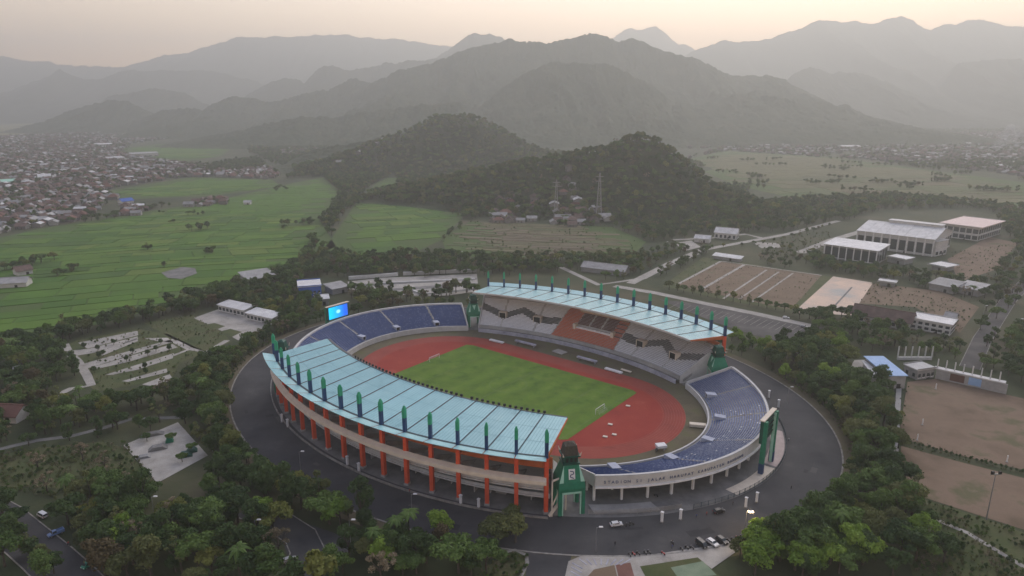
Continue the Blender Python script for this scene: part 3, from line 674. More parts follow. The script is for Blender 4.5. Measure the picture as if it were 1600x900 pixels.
# ---- gate towers in the four gaps
def gate_tower(a, b, label, logo, sc=(1, 1, 1)):
    p = S(a, b); o = p - S(0, 0); rz = math.atan2(o.y, o.x) - math.pi / 2     # local -y... +y points out
    T = thing('gate_tower', label, 'tower', p, rz, 'green gate towers of the stadium'); T.scale = sc
    def put(name, m, mb, par=None):
        o_ = bpy.data.objects.new(name, mb.mesh(name, m)); COL.objects.link(o_); o_.parent = par or T; return o_
    for sx in (-1, 1):
        for sy in (-1, 1):
            mb = MB(); mb.box((sx * 4.0, sy * 3.4), 1.1, 1.1, .1, 9.6); put('pier', M['green_paint'], mb)
            mb = MB(); mb.box((sx * 3.1, sy * 3.6), .35, .5, .1, 8.2); put('jamb', M['mint'], mb)
    mb = MB(); mb.box((0, 0), 8.4, 7.0, 8.2, 9.8); put('lintel', M['green_paint'], mb)
    for sy in (-1, 1): mb = MB(); mb.box((0, sy * 3.62), 6.6, .3, 7.9, 8.5); put('lintel_band', M['mint'], mb)
    mb = MB()                                                   # steep tapering body
    for (w0, d0, z0, w1, d1, z1) in ((9.2, 8.2, 9.8, 8.6, 7.6, 12.2), (8.6, 7.6, 12.2, 5.0, 4.6, 18.0)):
        vs = [(x * w / 2, y * d / 2, z) for w, d, z in ((w0, d0, z0), (w1, d1, z1)) for x, y in ((-1, -1), (1, -1), (1, 1), (-1, 1))]
        mb.add(vs, [(0, 1, 5, 4), (1, 2, 6, 5), (2, 3, 7, 6), (3, 0, 4, 7), (3, 2, 1, 0), (4, 5, 6, 7)])
    body = put('tower_body', M['green_paint'], mb)
    for sx in (-1, 1):
        for sy in (-1, 1):                                      # pale corner triangles
            mb = MB(); mb.add([(sx * 4.34, sy * 3.84, 12.2), (sx * 2.9, sy * 3.86, 12.3), (sx * 2.55, sy * 2.36, 18.0)], [(0, 1, 2)]); put('corner_panel', M['mint'], mb, body)
    for sy in (-1, 1):
        mb = MB(); q = [(-1.1, sy * (3.9 - .26 * 1.2), 13.0), (1.1, sy * (3.9 - .26 * 1.2), 13.0), (1.1, sy * 2.75, 16.6), (-1.1, sy * 2.75, 16.6)]
        if logo == 'shield':
            mb.quad(*q); lg = put('emblem_panel', M['white'], mb, body)
            mb = MB(); P = [(.62, 16.0), (-.55, 15.7), (-.6, 15.0), (.45, 14.7), (.6, 14.1), (-.6, 13.5)]
            for (x0, z0), (x1, z1) in zip(P[:-1], P[1:]):
                yy = lambda z: sy * (lerp(3.59, 2.75, (z - 13) / 3.6) + .06)
                mb.tube((x0, yy(z0), z0), (x1, yy(z1), z1), .14, .14, 6)
            put('emblem_stroke', M['navy'], mb, body)
        else:
            yy = lambda z: sy * (lerp(3.84, 2.32, (z - 12.2) / 5.8) + .05)
            mb.add([(-1.3, yy(17), 17), (1.3, yy(17), 17), (0, yy(13.4), 13.4)], [(0, 1, 2)]); put('emblem_triangle', M['mint'], mb, body)
    mb = MB(); mb.box((0, 0), 5.8, 5.4, 18.0, 18.5); mb.box((0, 0), 4.6, 4.2, 18.5, 20.6); mb.box((0, 0), 6.0, 5.4, 20.6, 21.1); crown = put('tower_crown', M['green_dark'], mb)
    for x in (-1.4, 0, 1.4):
        for sy in (-1, 1):
            mb = MB(); mb.box((x, sy * 2.13), .8, .14, 18.8, 20.3); put('crown_opening', M['dark'], mb, crown)
    mb = MB(); mb.box((0, 0), 5.0, 4.4, 21.1, 24.4, 0, 0, .78); mb.box((0, 0), 3.9, 3.45, 24.4, 25.2, 0, 0, .3); put('tower_roof', M['thatch' if logo == 'shield' else 'green_dark'], mb)
    for sx in (-1, 1):
        for sy in (-1, 1): mb = MB(); mb.tube((sx * 2.8, sy * 2.5, 21.1), (sx * 3.2, sy * 2.8, 22.5), .25, .08, 6); put('finial', M['cream'], mb)
gate_tower(81.3, -69.8, 'green gate tower with white emblem panel between the near roof and the right stand', 'shield')
gate_tower(78.0, 66.8, 'green gate tower beside the right end of the far grandstand', 'tri', (1, 1, .76))
gate_tower(-74.5, 59.5, 'green gate tower at the left end of the far grandstand', 'tri', (.85, .95, .80))
gate_tower(-81.3, -69.8, 'green gate tower at the hidden left end of the near grandstand', 'tri')
for t in (49.3, 180 - 49.3, -49.3, -180 + 49.3):          # passage paving through the gaps
    pass
# ---- scoreboards
def scoreboard(a, b0, b1, z0, z1, face, label, lit):
    T = thing('scoreboard', label, 'scoreboard', S(a, (b0 + b1) / 2), 0, 'scoreboards above the curved stands')
    for b in (b0, b1):
        mb = MB(); c = S(a + face * -1.0, b); mb.box(c, 1.6, 1.5, .1, z1 + .4, SYAW); tw = mb.build('tower_leg', M['green_paint'], T)
        mb = MB(); mb.box(c, 1.75, 1.65, .1, 4.2, SYAW); mb.build('leg_base', M['navy'], tw)
        mb = MB(); mb.box(S(a - face * 1.0, b + (.9 if b == b0 else -.9)), 1.0, .35, .2, z1, SYAW); mb.build('leg_fin', M['mint'], tw)
    c = S(a, (b0 + b1) / 2); mb = MB(); mb.box(c, 1.2, abs(b1 - b0) + 1.6, z0 - .5, z1 + .5, SYAW); case = mb.build('casing', M['green_dark'], T)
    mb = MB(); mb.box(c, 1.7, abs(b1 - b0) + 2.2, z1 + .5, z1 + .9, SYAW); mb.build('top_edge', M['cream'], case)
    mb = MB(); x = a + face * .66; mb.quad(S(x, b0 + .3, z0), S(x, b1 - .3, z0), S(x, b1 - .3, z1), S(x, b0 + .3, z1)); mb.build('screen', lit, T)
    for k in range(4):
        mb = MB(); zz = lerp(z0, z1, (k + .5) / 4); mb.box(S(a - face * .75, (b0 + b1) / 2), .3, abs(b1 - b0), zz - .12, zz + .12, SYAW); mb.build('brace', M['dark'], T)
sm = bpy.data.materials.new('lit_screen'); sm.use_nodes = True; N = sm.node_tree.nodes; Lk = sm.node_tree.links
p = N['Principled BSDF']; p.inputs['Base Color'].default_value = (.01, .05, .2, 1)
tc = N.new('ShaderNodeTexCoord'); mp = N.new('ShaderNodeMapping'); mp.inputs['Location'].default_value = (-.5, -.5, -.52)
gr = N.new('ShaderNodeTexGradient'); gr.gradient_type = 'SPHERICAL'; mp.inputs['Scale'].default_value = (1, 1, 1)
Lk.new(tc.outputs['Generated'], mp.inputs[0])
rot = N.new('ShaderNodeVectorMath'); rot.operation = 'LENGTH'; Lk.new(mp.outputs[0], rot.inputs[0])
sep = N.new('ShaderNodeSeparateXYZ'); Lk.new(tc.outputs['Generated'], sep.inputs[0])
r1 = N.new('ShaderNodeValToRGB'); e = r1.color_ramp.elements; e[0].color = (0, .55, 1, 1); e[1].color = (.01, .10, .62, 1); e[0].position = .05; e[1].position = .85
Lk.new(sep.outputs['Y'], r1.inputs[0])
r2 = N.new('ShaderNodeValToRGB'); e = r2.color_ramp.elements; e[0].color = (1, 1, 1, 1); e[1].color = (0, 0, 0, 1); e[0].position = .08; e[1].position = .2
Lk.new(rot.outputs['Value'], r2.inputs[0])
mx = N.new('ShaderNodeMix'); mx.data_type = 'RGBA'; mx.inputs[7].default_value = (.3, .85, 1, 1)
Lk.new(r2.outputs[0], mx.inputs['Factor']); Lk.new(r1.outputs[0], mx.inputs[6]); Lk.new(mx.outputs[2], p.inputs['Emission Color'])
p.inputs['Emission Strength'].default_value = 0.9
scoreboard(123.8, -6.6, 5.0, 12.6, 20.6, -1, 'tall dark green scoreboard seen from behind above the right stand', M['dark'])
scoreboard(-123.8, -11.5, 2.5, 11.6, 18.6, 1, 'scoreboard with glowing blue screen behind the left stand', sm)
# ================================================================ fields, roads and paved areas
EXCL = []                                        # plan polygons that keep trees and houses away
def area(name, px, m, z=.05, ex=True, world=None):
    P = world or PX(px); mb = MB(); c = sum((Vector(p) for p in P), Vector()) / len(P); c.z = 0
    a2 = sum(P[i][0] * P[(i + 1) % len(P)][1] - P[(i + 1) % len(P)][0] * P[i][1] for i in range(len(P)))
    if a2 < 0: P = P[::-1]
    mb.sheet(P, z); o = struct(mb.build(name, m, loc=c))
    if ex: EXCL.append([(p[0], p[1]) for p in P])
    return o
def lane(name, px, w, m, z=.07, kerb=False, ex=True):
    """ribbon of width w metres along photo points"""
    P = PX(px) if not isinstance(px[0], Vector) else px
    A, B = [], []
    for i, p in enumerate(P):
        d = (P[min(i + 1, len(P) - 1)] - P[max(i - 1, 0)]); d.z = 0; d.normalize(); n = Vector((-d.y, d.x, 0)) * w / 2
        A.append(Vector((p.x - n.x, p.y - n.y, z))); B.append(Vector((p.x + n.x, p.y + n.y, z)))
    mb = MB(); mb.strip(A, B); c = sum(P, Vector()) / len(P); c.z = 0
    o = struct(mb.build(name, m, loc=c))
    if ex: EXCL.append([(p.x, p.y) for p in A] + [(p.x, p.y) for p in reversed(B)])
    if kerb:
        for Q, s_ in ((A, -1), (B, 1)):
            mb = MB()
            for p, q in zip(Q[:-1], Q[1:]): mb.beam(p, q, .35, 0, .2)
            mb.build('kerb', M['kerb'], o)
    return o
def plots(name, px, ang, lx, ly, mats, limit, zz=.30, base='bund', inset=.5, seed=1):
    """a field sheet with every planted plot a slab of its own between the bunds"""
    P = [(p.x, p.y) for p in PX(px)]; F_ = area(name, px, M[base], .08)
    rr = random.Random(seed); ca, sa = math.cos(ang), math.sin(ang)
    Q = [(x * ca + y * sa, -x * sa + y * ca) for x, y in P]; x0, x1 = min(q[0] for q in Q), max(q[0] for q in Q); y0, y1 = min(q[1] for q in Q), max(q[1] for q in Q)
    out = []; y = y0
    def bend(u, v): return u + 9 * math.sin(v / 70 + seed) + 4 * math.sin(v / 23), v + 8 * math.sin(u / 85 + seed * 2) + 3 * math.sin(u / 31)
    while y < y1:
        h = ly * rr.uniform(.6, 1.5); x = x0 - rr.uniform(0, lx)
        while x < x1:
            w = lx * rr.uniform(.45, 1.7)
            c = [bend(x + i_, y + j_) for i_, j_ in ((inset, inset), (w - inset, inset + rr.uniform(-1, 1)), (w - inset, h - inset + rr.uniform(-1, 1)), (inset, h - inset))]
            c = [(u * ca - v * sa, u * sa + v * ca) for u, v in c]
            if all(inpoly(u, v, P) for u, v in c): out.append(c)
            x += w
        y += h
    out.sort(key=lambda c: c[0][1]); rest = MB()
    for i, c in enumerate(out):
        m = M[mats[rr.choice([0, 0, 1, 1, 2, 2, 3, 4]) % len(mats)]]
        if i < limit:
            mb = MB(); mb.prism(c, .08, zz + rr.uniform(0, .25)); mb.build('paddy_plot', m, F_)
        else: rest.prism(c, .08, zz)
    if rest.v: tag(rest.build('far_plots', M[mats[1]], F_), kind='stuff')
    return F_
rice = ['rice0', 'rice1', 'rice2', 'rice3', 'rice4']; terr = ['terr0', 'terr1', 'terr2']
plots('rice_field', [(-60, 385), (60, 358), (190, 337), (330, 315), (440, 290), (505, 277), (532, 300), (500, 345), (525, 385), (440, 425), (395, 440), (300, 468), (160, 505), (-60, 560)], R(14), 30, 17, rice, 190, seed=1)
plots('rice_field', [(160, 300), (300, 277), (425, 281), (440, 291), (335, 306), (190, 312)], R(8), 34, 20, rice, 30, seed=2)
plots('rice_field', [(505, 392), (560, 312), (590, 285), (620, 272), (622, 300), (722, 309), (722, 340), (690, 375), (640, 398), (560, 405)], R(20), 32, 18, rice, 60, seed=3)
plots('rice_field', [(190, 232), (370, 212), (372, 225), (345, 244), (290, 252), (215, 246)], R(4), 50, 30, rice, 20, seed=4)
plots('dry_terraces', [(690, 372), (735, 346), (830, 350), (950, 352), (1010, 378), (985, 402), (830, 402), (700, 402)], R(-6), 40, 7, terr, 90, seed=5, inset=.6)
plots('dry_field', [(1062, 252), (1130, 236), (1300, 246), (1600, 285), (1680, 330), (1400, 306), (1250, 312), (1150, 290)], R(12), 60, 30, ['plain0', 'plain1', 'plain2', 'plain3', 'plain4'], 60, seed=6)
dm('far_field', [(.13, .13, .055), (.19, .175, .08)], .01, .95)
area('far_field', [(-80, 200), (60, 192), (210, 185), (232, 194), (110, 206), (-80, 216)], M['far_field'], .4)
area('fallow_plot', [(252, 427), (285, 418), (305, 420), (308, 428), (283, 437), (262, 435)], M['concrete_dark'], .55, False)
# right side: striped lot, warm slab, parking, dirt pitches
area('sports_ground', [(1035, 447), (1098, 402), (1127, 405), (1284, 430), (1302, 433), (1242, 487), (1150, 472)], M['lawn'], .06)
lot = area('sports_lot', [(1127, 409), (1283, 431), (1236, 484), (1150, 466), (1057, 446)], M['lot_brown'], .12)
def line(par, p, q, w, m='paving', z=.2):
    a, b = G(*p), G(*q); mb = MB(); mb.beam(a, b, w, .1, z); return mb.build('marking', M[m], par)
for p, q, w in (((1126, 408.6), (1057, 445.4), 2.2), ((1162.5, 414), (1095, 453), 2.4), ((1198, 421.8), (1130, 467), 1.6), ((1217, 425), (1154, 468), 1.4), ((1239, 427), (1175, 472), 1.4), ((1126, 408), (1284, 430.5), 1.8)): line(lot, p, q, w)
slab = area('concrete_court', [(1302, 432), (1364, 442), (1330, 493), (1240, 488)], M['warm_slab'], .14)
line(slab, (1331, 449), (1298, 485), 1.2, 'concrete_dark', .18)
lane('service_road', [(960, 447), (1025, 458), (1100, 474), (1180, 490), (1275, 511)], 7, M['paving'], .1)
park = area('car_park', [(1030, 468), (1140, 480), (1285, 512), (1250, 540), (1180, 524), (1120, 505)], M['asphalt_worn'], .07)
for i in range(22):
    f = i / 21; a, b = Vector((lerp(1060, 1268, f), lerp(474, 513, f))), Vector((lerp(1045, 1250, f), lerp(482, 524, f)))
    line(park, a, b, .35, 'kerb', .12)
lane('road', [(1720, 330), (1640, 405), (1575, 470), (1535, 530), (1515, 575), (1590, 640)][:5], 9, M['asphalt_worn'], .09, True)
lane('road', [(860, 410), (935, 445), (1005, 435), (1050, 412), (1090, 396)], 5, M['paving'], .09)
lane('road', [(985, 443), (1050, 410), (1095, 391), (1165, 378), (1230, 366), (1310, 345)], 7, M['paving'], .1)
lane('road', [(1250, 395), (1300, 375), (1345, 362)], 9, M['paving'], .1)
lane('road', [(1050, 375), (1110, 372), (1165, 366), (1190, 372)], 6, M['paving'], .11)
area('paved_plot', [(1052, 380), (1080, 376), (1095, 386), (1072, 392)], M['paving'], .1)
area('paved_plot', [(1175, 378), (1215, 380), (1222, 387), (1190, 388)], M['paving'], .13)
area('hall_forecourt', [(1480, 405), (1545, 370), (1590, 380), (1560, 420), (1500, 440)], M['dirt'], .06)
d1 = area('dirt_pitch', [(1418, 597), (1462, 592), (1640, 632), (1680, 752), (1500, 712), (1404, 684)], M['dirt'], .07)
d2 = area('dirt_pitch', [(1408, 697), (1500, 722), (1690, 770), (1740, 870), (1600, 828), (1405, 765)], M['dirt'], .07)
area('lawn', [(1395, 770), (1420, 772), (1600, 832), (1760, 880), (1800, 990), (1440, 960)], M['lawn'], .05, False)
lane('path', [(1462, 812), (1510, 832), (1600, 886), (1700, 950)], 1.8, M['paving'], .09)
lane('path', [(1405, 600), (1402, 650), (1398, 720), (1396, 770)], 2.2, M['concrete'], .09)
area('paved_yard', [(1335, 563), (1380, 560), (1384, 575), (1350, 595), (1318, 592)], M['paving'], .09)
area('bare_yard', [(1360, 442), (1470, 455), (1530, 480), (1500, 520), (1430, 480), (1340, 474)], M['lot_brown'], .06)
# left side
court = area('plaza', [(303, 497), (342, 483), (372, 487), (430, 500), (398, 522), (372, 532), (352, 520)], M['paving'], .1)
area('planter_bed', [(318, 508), (335, 505), (352, 510), (336, 516)], M['lawn'], .16, False); area('planter_bed', [(345, 518), (360, 514), (378, 519), (362, 527)], M['lawn'], .16, False)
area('lawn', [(225, 505), (300, 492), (352, 522), (360, 535), (318, 552), (280, 535)], M['lawn'], .06)
cp = area('terraced_car_park', [(118, 560), (95, 545), (120, 532), (215, 514), (262, 522), (322, 550), (280, 568), (268, 592), (150, 612), (138, 602)], M['lawn'], .06)
def ribbon(par, px, m, z=.14):
    mb = MB(); P = PX(px); mb.sheet(P if sum(P[i].x * P[(i + 1) % len(P)].y - P[(i + 1) % len(P)].x * P[i].y for i in range(len(P))) > 0 else P[::-1], z); return mb.build('paved_bay', M[m], par)
for q in ([(112, 548), (140, 545), (215, 526), (216, 530), (145, 552), (120, 556)], [(128, 570), (140, 566), (270, 530), (275, 533), (150, 572), (132, 577)], [(122, 536), (215, 517), (216, 524), (137, 545)], [(152, 551), (214, 529), (216, 533), (160, 556)], [(145, 574), (205, 556), (270, 538), (278, 543), (200, 566), (150, 577)], [(165, 586), (240, 562), (272, 552), (270, 560), (215, 578), (176, 586)],
          [(190, 596), (260, 576), (262, 582), (200, 597)], [(225, 529), (262, 528), (272, 536), (250, 534)], [(222, 601), (265, 585), (270, 592), (245, 605)]): ribbon(cp, q, 'paving')
lane('path', [(272, 533), (296, 545), (322, 551), (355, 532)], 3.6, M['paving'], .12)
lane('path', [(296, 546), (270, 556), (255, 562)], 2.2, M['paving'], .13)
lane('path', [(101, 538), (108, 552), (122, 565), (135, 585), (143, 602), (110, 608), (88, 618)], 4.2, M['paving'], .12)
lane('path', [(-40, 712), (20, 697), (60, 688), (110, 682), (165, 668), (205, 655), (290, 652)], 2.8, M['concrete_dark'], .08)
skate = area('skate_park', [(193, 696), (278, 660), (325, 712), (246, 755)], M['paving'], .12)
area('meadow', [(-60, 722), (60, 700), (160, 690), (195, 700), (244, 757), (215, 780), (110, 765), (30, 760), (-60, 770)], M['lawn'], .05, False)
lane('street', [(-60, 775), (0, 808), (35, 838), (75, 872), (110, 905), (160, 960)], 13, M['asphalt'], .09, True)
lane('street', [(470, 912), (480, 860), (470, 838), (430, 812), (385, 795)], 10, M['asphalt'], .07, True)
area('street_bay', [(425, 800), (520, 832), (555, 850), (530, 880), (450, 870)], M['asphalt'], .075)
lane('street', [(800, 792), (848, 850), (858, 900), (850, 960)], 11.5, M['asphalt'], .09)
area('street_mouth', [(790, 800), (930, 800), (895, 850), (888, 905), (815, 905), (826, 870), (815, 845)], M['asphalt'], .08)
dm('sports_coat', [(.15, .20, .13), (.21, .26, .17)], .3, .9)
# entrance island
isl = area('traffic_island', [(882, 905), (888, 878), (906, 870), (1000, 870), (1080, 858), (1150, 848), (1160, 856), (1090, 905)], M['paving'], .2)
ribbon(isl, [(915, 905), (928, 891), (960, 884), (965, 905)], 'lot_brown', .26); ribbon(isl, [(967, 905), (962, 884), (985, 880), (992, 905)], 'tile_red', .26)
ribbon(isl, [(1000, 886), (1090, 872), (1130, 905), (1010, 905)], 'lawn', .26); ribbon(isl, [(1048, 888), (1098, 878), (1120, 900), (1060, 905)], 'sports_coat', .30)
for i in range(12):
    f = i / 11; x = lerp(890, 905, f) if i < 4 else lerp(905, 985, (i - 4) / 7)
    y = lerp(900, 876, f * 3) if i < 4 else lerp(874, 875, f)
    a, b = G(x, y), G(lerp(x, 940, .35), y + 9); mb = MB(); mb.beam(a, b, .35, .2, .28); mb.build('stripe', M['lilac'], isl)
area('verge', [(740, 905), (790, 862), (808, 860), (826, 872), (820, 905)], M['lawn'], .11, False)
lane('footpath', [(812, 905), (824, 880), (822, 868), (805, 860), (770, 868)], 1.2, M['kerb'], .2)
# terraces behind the left curved stand
tr = area('terraced_garden', [(543, 440), (600, 434), (745, 428), (748, 455), (700, 462), (640, 462), (590, 455), (545, 452)], M['paving'], .08)
for q in ([(548, 446), (620, 440), (745, 434), (745, 437), (620, 444), (550, 450)], [(600, 452), (680, 446), (745, 442), (745, 445), (690, 450), (610, 455)], [(650, 460), (700, 455), (745, 450), (745, 453), (700, 458), (655, 462)]): ribbon(tr, q, 'concrete_dark', .16)
for p, q, h in (((545, 437), (622, 431), 2.6), ((630, 430), (745, 425), 2.6), ((590, 444), (742, 437), 1.2), ((632, 450), (660, 461), 1.2)):
    a, b = G(*p), G(*q); mb = MB(); mb.beam(a, b, 1.6, 0, h); o = mb.build('terrace_wall', M['wall_white'], loc=(a + b) / 2)
    tag(o, {545: 'long white garden wall left of the tall trees behind the left curved stand', 630: 'white garden wall running behind the far grandstand left end', 590: 'low white wall in the middle of the terraced garden', 632: 'short slanting white wall nearest the left curved stand'}[p[0]], 'wall')
for q in ([(240, 757), (325, 712), (350, 745), (262, 802)], [(430, 815), (545, 850), (545, 885), (440, 880)], [(372, 532), (398, 522), (430, 500), (445, 510), (400, 540), (378, 545)], [(138, 602), (268, 592), (290, 610), (150, 628)]): EXCL.append([(p.x, p.y) for p in PX(q)])
ring_excl = lambda x, y, m=3: (lambda q: (q[0] / (150 + m)) ** 2 + (q[1] / (118 + m)) ** 2 < 1)(SINV(x, y))
def free(x, y):
    return not ring_excl(x, y) and not any(inpoly(x, y, P) for P in EXCL)
# ================================================================ buildings
def building(name, label, p, q, depth, h, roof='gable', wm='wall_white', rm='roof_grey', rise=3.0, cols=0, wrows=1, over=.8, along=True, cat='building', win=None, group=None, fins=None, face=1, lift=0, monitor=False):
    """p, q: photo points of the foot of its front wall; depth in metres backwards"""
    a, b = G(*p), G(*q); d = b - a; w = d.length; rz = math.atan2(d.y, d.x); c = (a + b) / 2
    T = thing(name, label, cat, c, rz, group)
    def put(n_, m, mb, par=None):
        o = bpy.data.objects.new(n_, mb.mesh(n_, m)); COL.objects.link(o); o.parent = par or T; return o
    hw = w / 2; mb = MB()
    if roof == 'gable' and along:
        mb.box((0, depth / 2), w, depth, lift, h)
        mb.add([(-hw, 0, h), (-hw, depth, h), (-hw, depth / 2, h + rise)], [(0, 2, 1)]); mb.add([(hw, 0, h), (hw, depth, h), (hw, depth / 2, h + rise)], [(0, 1, 2)])
    else: mb.box((0, depth / 2), w, depth, lift, h)
    wall = put('wall', M[wm], mb)
    if roof == 'gable':
        n_ = 6 if rise < 6 else 6
        for s_, y0 in ((-1, -over), (1, depth + over)):
            mb = MB(); e = over * rise / (depth / 2); x0, x1 = -hw - over, hw + over; ym = depth / 2
            z0, z1 = h - e, h + rise
            P = [(x0, y0, z0), (x1, y0, z0), (x1, ym, z1), (x0, ym, z1)]
            vs = [(x, y, z + .05) for x, y, z in P] + [(x, y, z + .3) for x, y, z in P]
            mb.add(vs, [(3, 2, 1, 0), (4, 5, 6, 7), (0, 1, 5, 4), (1, 2, 6, 5), (2, 3, 7, 6), (3, 0, 4, 7)]); put('roof_slope', M[rm], mb)
        mb = MB(); mb.box((0, depth / 2), w + 2 * over, .6, h + rise + .1, h + rise + .45); put('ridge_cap', M[rm], mb)
    elif roof == 'arch':
        k = 9; prev = None
        ys = [lerp(-over, depth + over, i / k) for i in range(k + 1)]; zs = [h + rise * math.sin(math.pi * i / k) ** .8 for i in range(k + 1)]
        for i in range(k):
            mb = MB(); P = [(-hw - over, ys[i], zs[i]), (hw + over, ys[i], zs[i]), (hw + over, ys[i + 1], zs[i + 1]), (-hw - over, ys[i + 1], zs[i + 1])]
            vs = [(x, y, z + .05) for x, y, z in P] + [(x, y, z + .3) for x, y, z in P]
            mb.add(vs, [(3, 2, 1, 0), (4, 5, 6, 7), (0, 1, 5, 4), (1, 2, 6, 5), (2, 3, 7, 6), (3, 0, 4, 7)]); put('roof_panel', M[rm], mb)
        for s_ in (-1, 1):
            mb = MB(); mb.add([(s_ * hw, y, z) for y, z in zip(ys, zs)] + [(s_ * hw, depth, h - .5), (s_ * hw, 0, h - .5)], [tuple(range(k + 3))]); put('gable', M[wm], mb)
    elif roof == 'shed':
        mb = MB(); P = [(-hw - over, -over, h), (hw + over, -over, h), (hw + over, depth + over, h + rise), (-hw - over, depth + over, h + rise)]
        vs = [(x, y, z + .05) for x, y, z in P] + [(x, y, z + .4) for x, y, z in P]
        mb.add(vs, [(3, 2, 1, 0), (4, 5, 6, 7), (0, 1, 5, 4), (1, 2, 6, 5), (2, 3, 7, 6), (3, 0, 4, 7)]); put('roof', M[rm], mb)
    else:
        mb = MB(); mb.box((0, depth / 2), w + 2 * over, depth + 2 * over, h + .02, h + .5); put('roof', M[rm], mb)
        for y in (-over, depth + over): mb = MB(); mb.box((0, y), w + 2 * over + .3, .3, h + .5, h + 1.0); put('parapet', M[wm], mb)
    if monitor:
        mb = MB(); mb.box((w * .12, depth / 2 + 4), w * .7, 9, h + rise - 1.5, h + rise + 2.2); mo = put('roof_monitor', M[wm], mb)
        mb = MB(); mb.box((w * .12, depth / 2 + 4), w * .7 + 1, 10.5, h + rise + 2.22, h + rise + 2.7); put('monitor_roof', M[rm], mb, mo)
        for k_ in range(1, 8):                 # seams of the roof sheets
            for s_ in (-1, 1):
                x = lerp(-hw, hw, k_ / 8); y0 = -over if s_ < 0 else depth + over; e = over * rise / (depth / 2)
                mb = MB(); mb.tube((x, y0, h - e + .33), (x, depth / 2, h + rise + .33), .12, .12, 4); put('roof_seam', M['roof_grey'], mb)
    wn_ = win or []
    for (n0, z0, z1, fw) in wn_:
        for i in range(n0):
            x = lerp(-hw, hw, (i + .5) / n0); ww = w / n0 * fw
            mb = MB(); mb.box((x, -.08), ww, .2, z0, z1); wi = put('window', M['glass'], mb)
            mb = MB(); mb.box((x, -.16), ww + .5, .18, z0 - .35, z0); put('sill', M['white'], mb, wi)
        for s_ in (-1, 1):
            kk = max(1, int(n0 * depth / w))
            for i in range(kk):
                y = lerp(0, depth, (i + .5) / kk); mb = MB(); mb.box((s_ * (hw + .05), y), .2, min(depth / kk, w / n0) * fw, z0, z1); put('window', M['glass'], mb)
    if fins:
        for i in range(fins + 1): mb = MB(); mb.box((lerp(-hw, hw, i / fins), -.35), .7, .7, 0, h - .1); put('fin', M['white'], mb)
    mb = MB(); mb.box((hw * .3, -.1), 1.8, .24, .05, 2.4); put('door', M['dark'], mb)
    Q = [T.matrix_basis @ Vector(v) for v in ((-hw - 2, -2, 0), (hw + 2, -2, 0), (hw + 2, depth + 2, 0), (-hw - 2, depth + 2, 0))]
    EXCL.append([(a, b) for a, b, _ in [tuple((Matrix.Rotation(rz, 4, 'Z') @ Vector(v)) + c) for v in ((-hw - 2, -2, 0), (hw + 2, -2, 0), (hw + 2, depth + 2, 0), (-hw - 2, depth + 2, 0))]])
    return T
building('sports_hall', 'largest white sports hall with low pitched roof and tall dark window bays', (1337, 385), (1456, 401), 62, 15.5, 'gable', 'wall_white', 'roof_white', 6.0, over=1.0, win=[(9, 2, 11.5, .72)], fins=9, monitor=True)
building('sports_hall', 'dark walled hall with white fins standing before the largest sports hall', (1287, 402), (1368, 414), 28, 12, 'shed', 'wall_grey', 'roof_white', 1.5, over=1.5, win=[(7, 1.5, 10.5, .8)], fins=7)
building('pavilion', 'two storey pavilion with pale pink flat roof at the right of the halls', (1468, 369), (1527, 377), 62, 13.5, 'flat', 'wall_white', 'roof_pink', over=2.5, win=[(6, 1, 5, .8), (6, 7, 11.5, .8)])
building('hall_annex', 'lower white annex at the right end of the largest sports hall', (1460, 401), (1478, 397), 26, 13, 'shed', 'wall_white', 'roof_grey', 1.0, win=[(3, 1, 4, .6)])
building('kiosk', 'small open kiosk with white roof in front of the annex', (1455, 421), (1474, 425), 14, 4.2, 'flat', 'wall_grey', 'roof_white', over=2.5)
building('entrance_canopy', 'low white canopy between the dark hall and the kiosk', (1386, 409), (1412, 414), 14, 4.5, 'flat', 'wall_grey', 'roof_white', over=1)
building('dormitory', 'long building with brown tiled roof beside the warm concrete court', (1331, 501), (1421, 517), 14, 5.2, 'gable', 'wall_white', 'tile_brown', 4.2, over=1.2, win=[(9, 1.2, 3.4, .5)])
building('office', 'white flat roofed office right of the brown tiled building', (1421, 513), (1484, 525), 15, 6.2, 'flat', 'wall_white', 'roof_white', over=.6, win=[(6, 1, 2.6, .6), (6, 3.8, 5.4, .6)])
building('hut', 'small white hut with dark gable roof behind the flat roofed office', (1474, 505), (1490, 508), 9, 4, 'gable', 'wall_white', 'roof_grey', 2.5)
building('shed', 'grey shed behind the bare yard, the left one of two', (1451, 452), (1490, 460), 16, 4.5, 'shed', 'wall_grey', 'roof_grey', 2)
building('shed', 'grey shed behind the bare yard, the right one of two', (1493, 457), (1527, 464), 16, 4.5, 'shed', 'wall_grey', 'roof_grey', 2)
building('kiosk', 'small white roofed kiosk beyond the warm concrete court', (1374, 446), (1396, 449), 7, 3.2, 'flat', 'wall_grey', 'roof_white', over=1.5)
building('bleacher', 'long low pale bleacher at the top edge of the striped lot', (1114, 404), (1156, 410), 6, 2.6, 'shed', 'wall_grey', 'roof_white', 1.5)
building('guest_house', 'white cluster house at the road bend behind the striped lot', (1116, 372), (1150, 375), 16, 6, 'gable', 'wall_white', 'roof_white', 4, win=[(5, 1, 4, .5)])
building('guest_house', 'smaller white house left of the road bend cluster', (1085, 378), (1108, 380), 10, 4, 'gable', 'wall_white', 'roof_white', 2.5)
building('long_house', 'grey roofed long house in the tree belt behind the far grandstand', (908, 424), (975, 432), 14, 4, 'gable', 'wall_grey', 'roof_grey', 3)
building('warehouse', 'grey roofed warehouse in the trees left of the blue building', (388, 449), (432, 442), 20, 5.5, 'shed', 'wall_grey', 'roof_grey', 2)
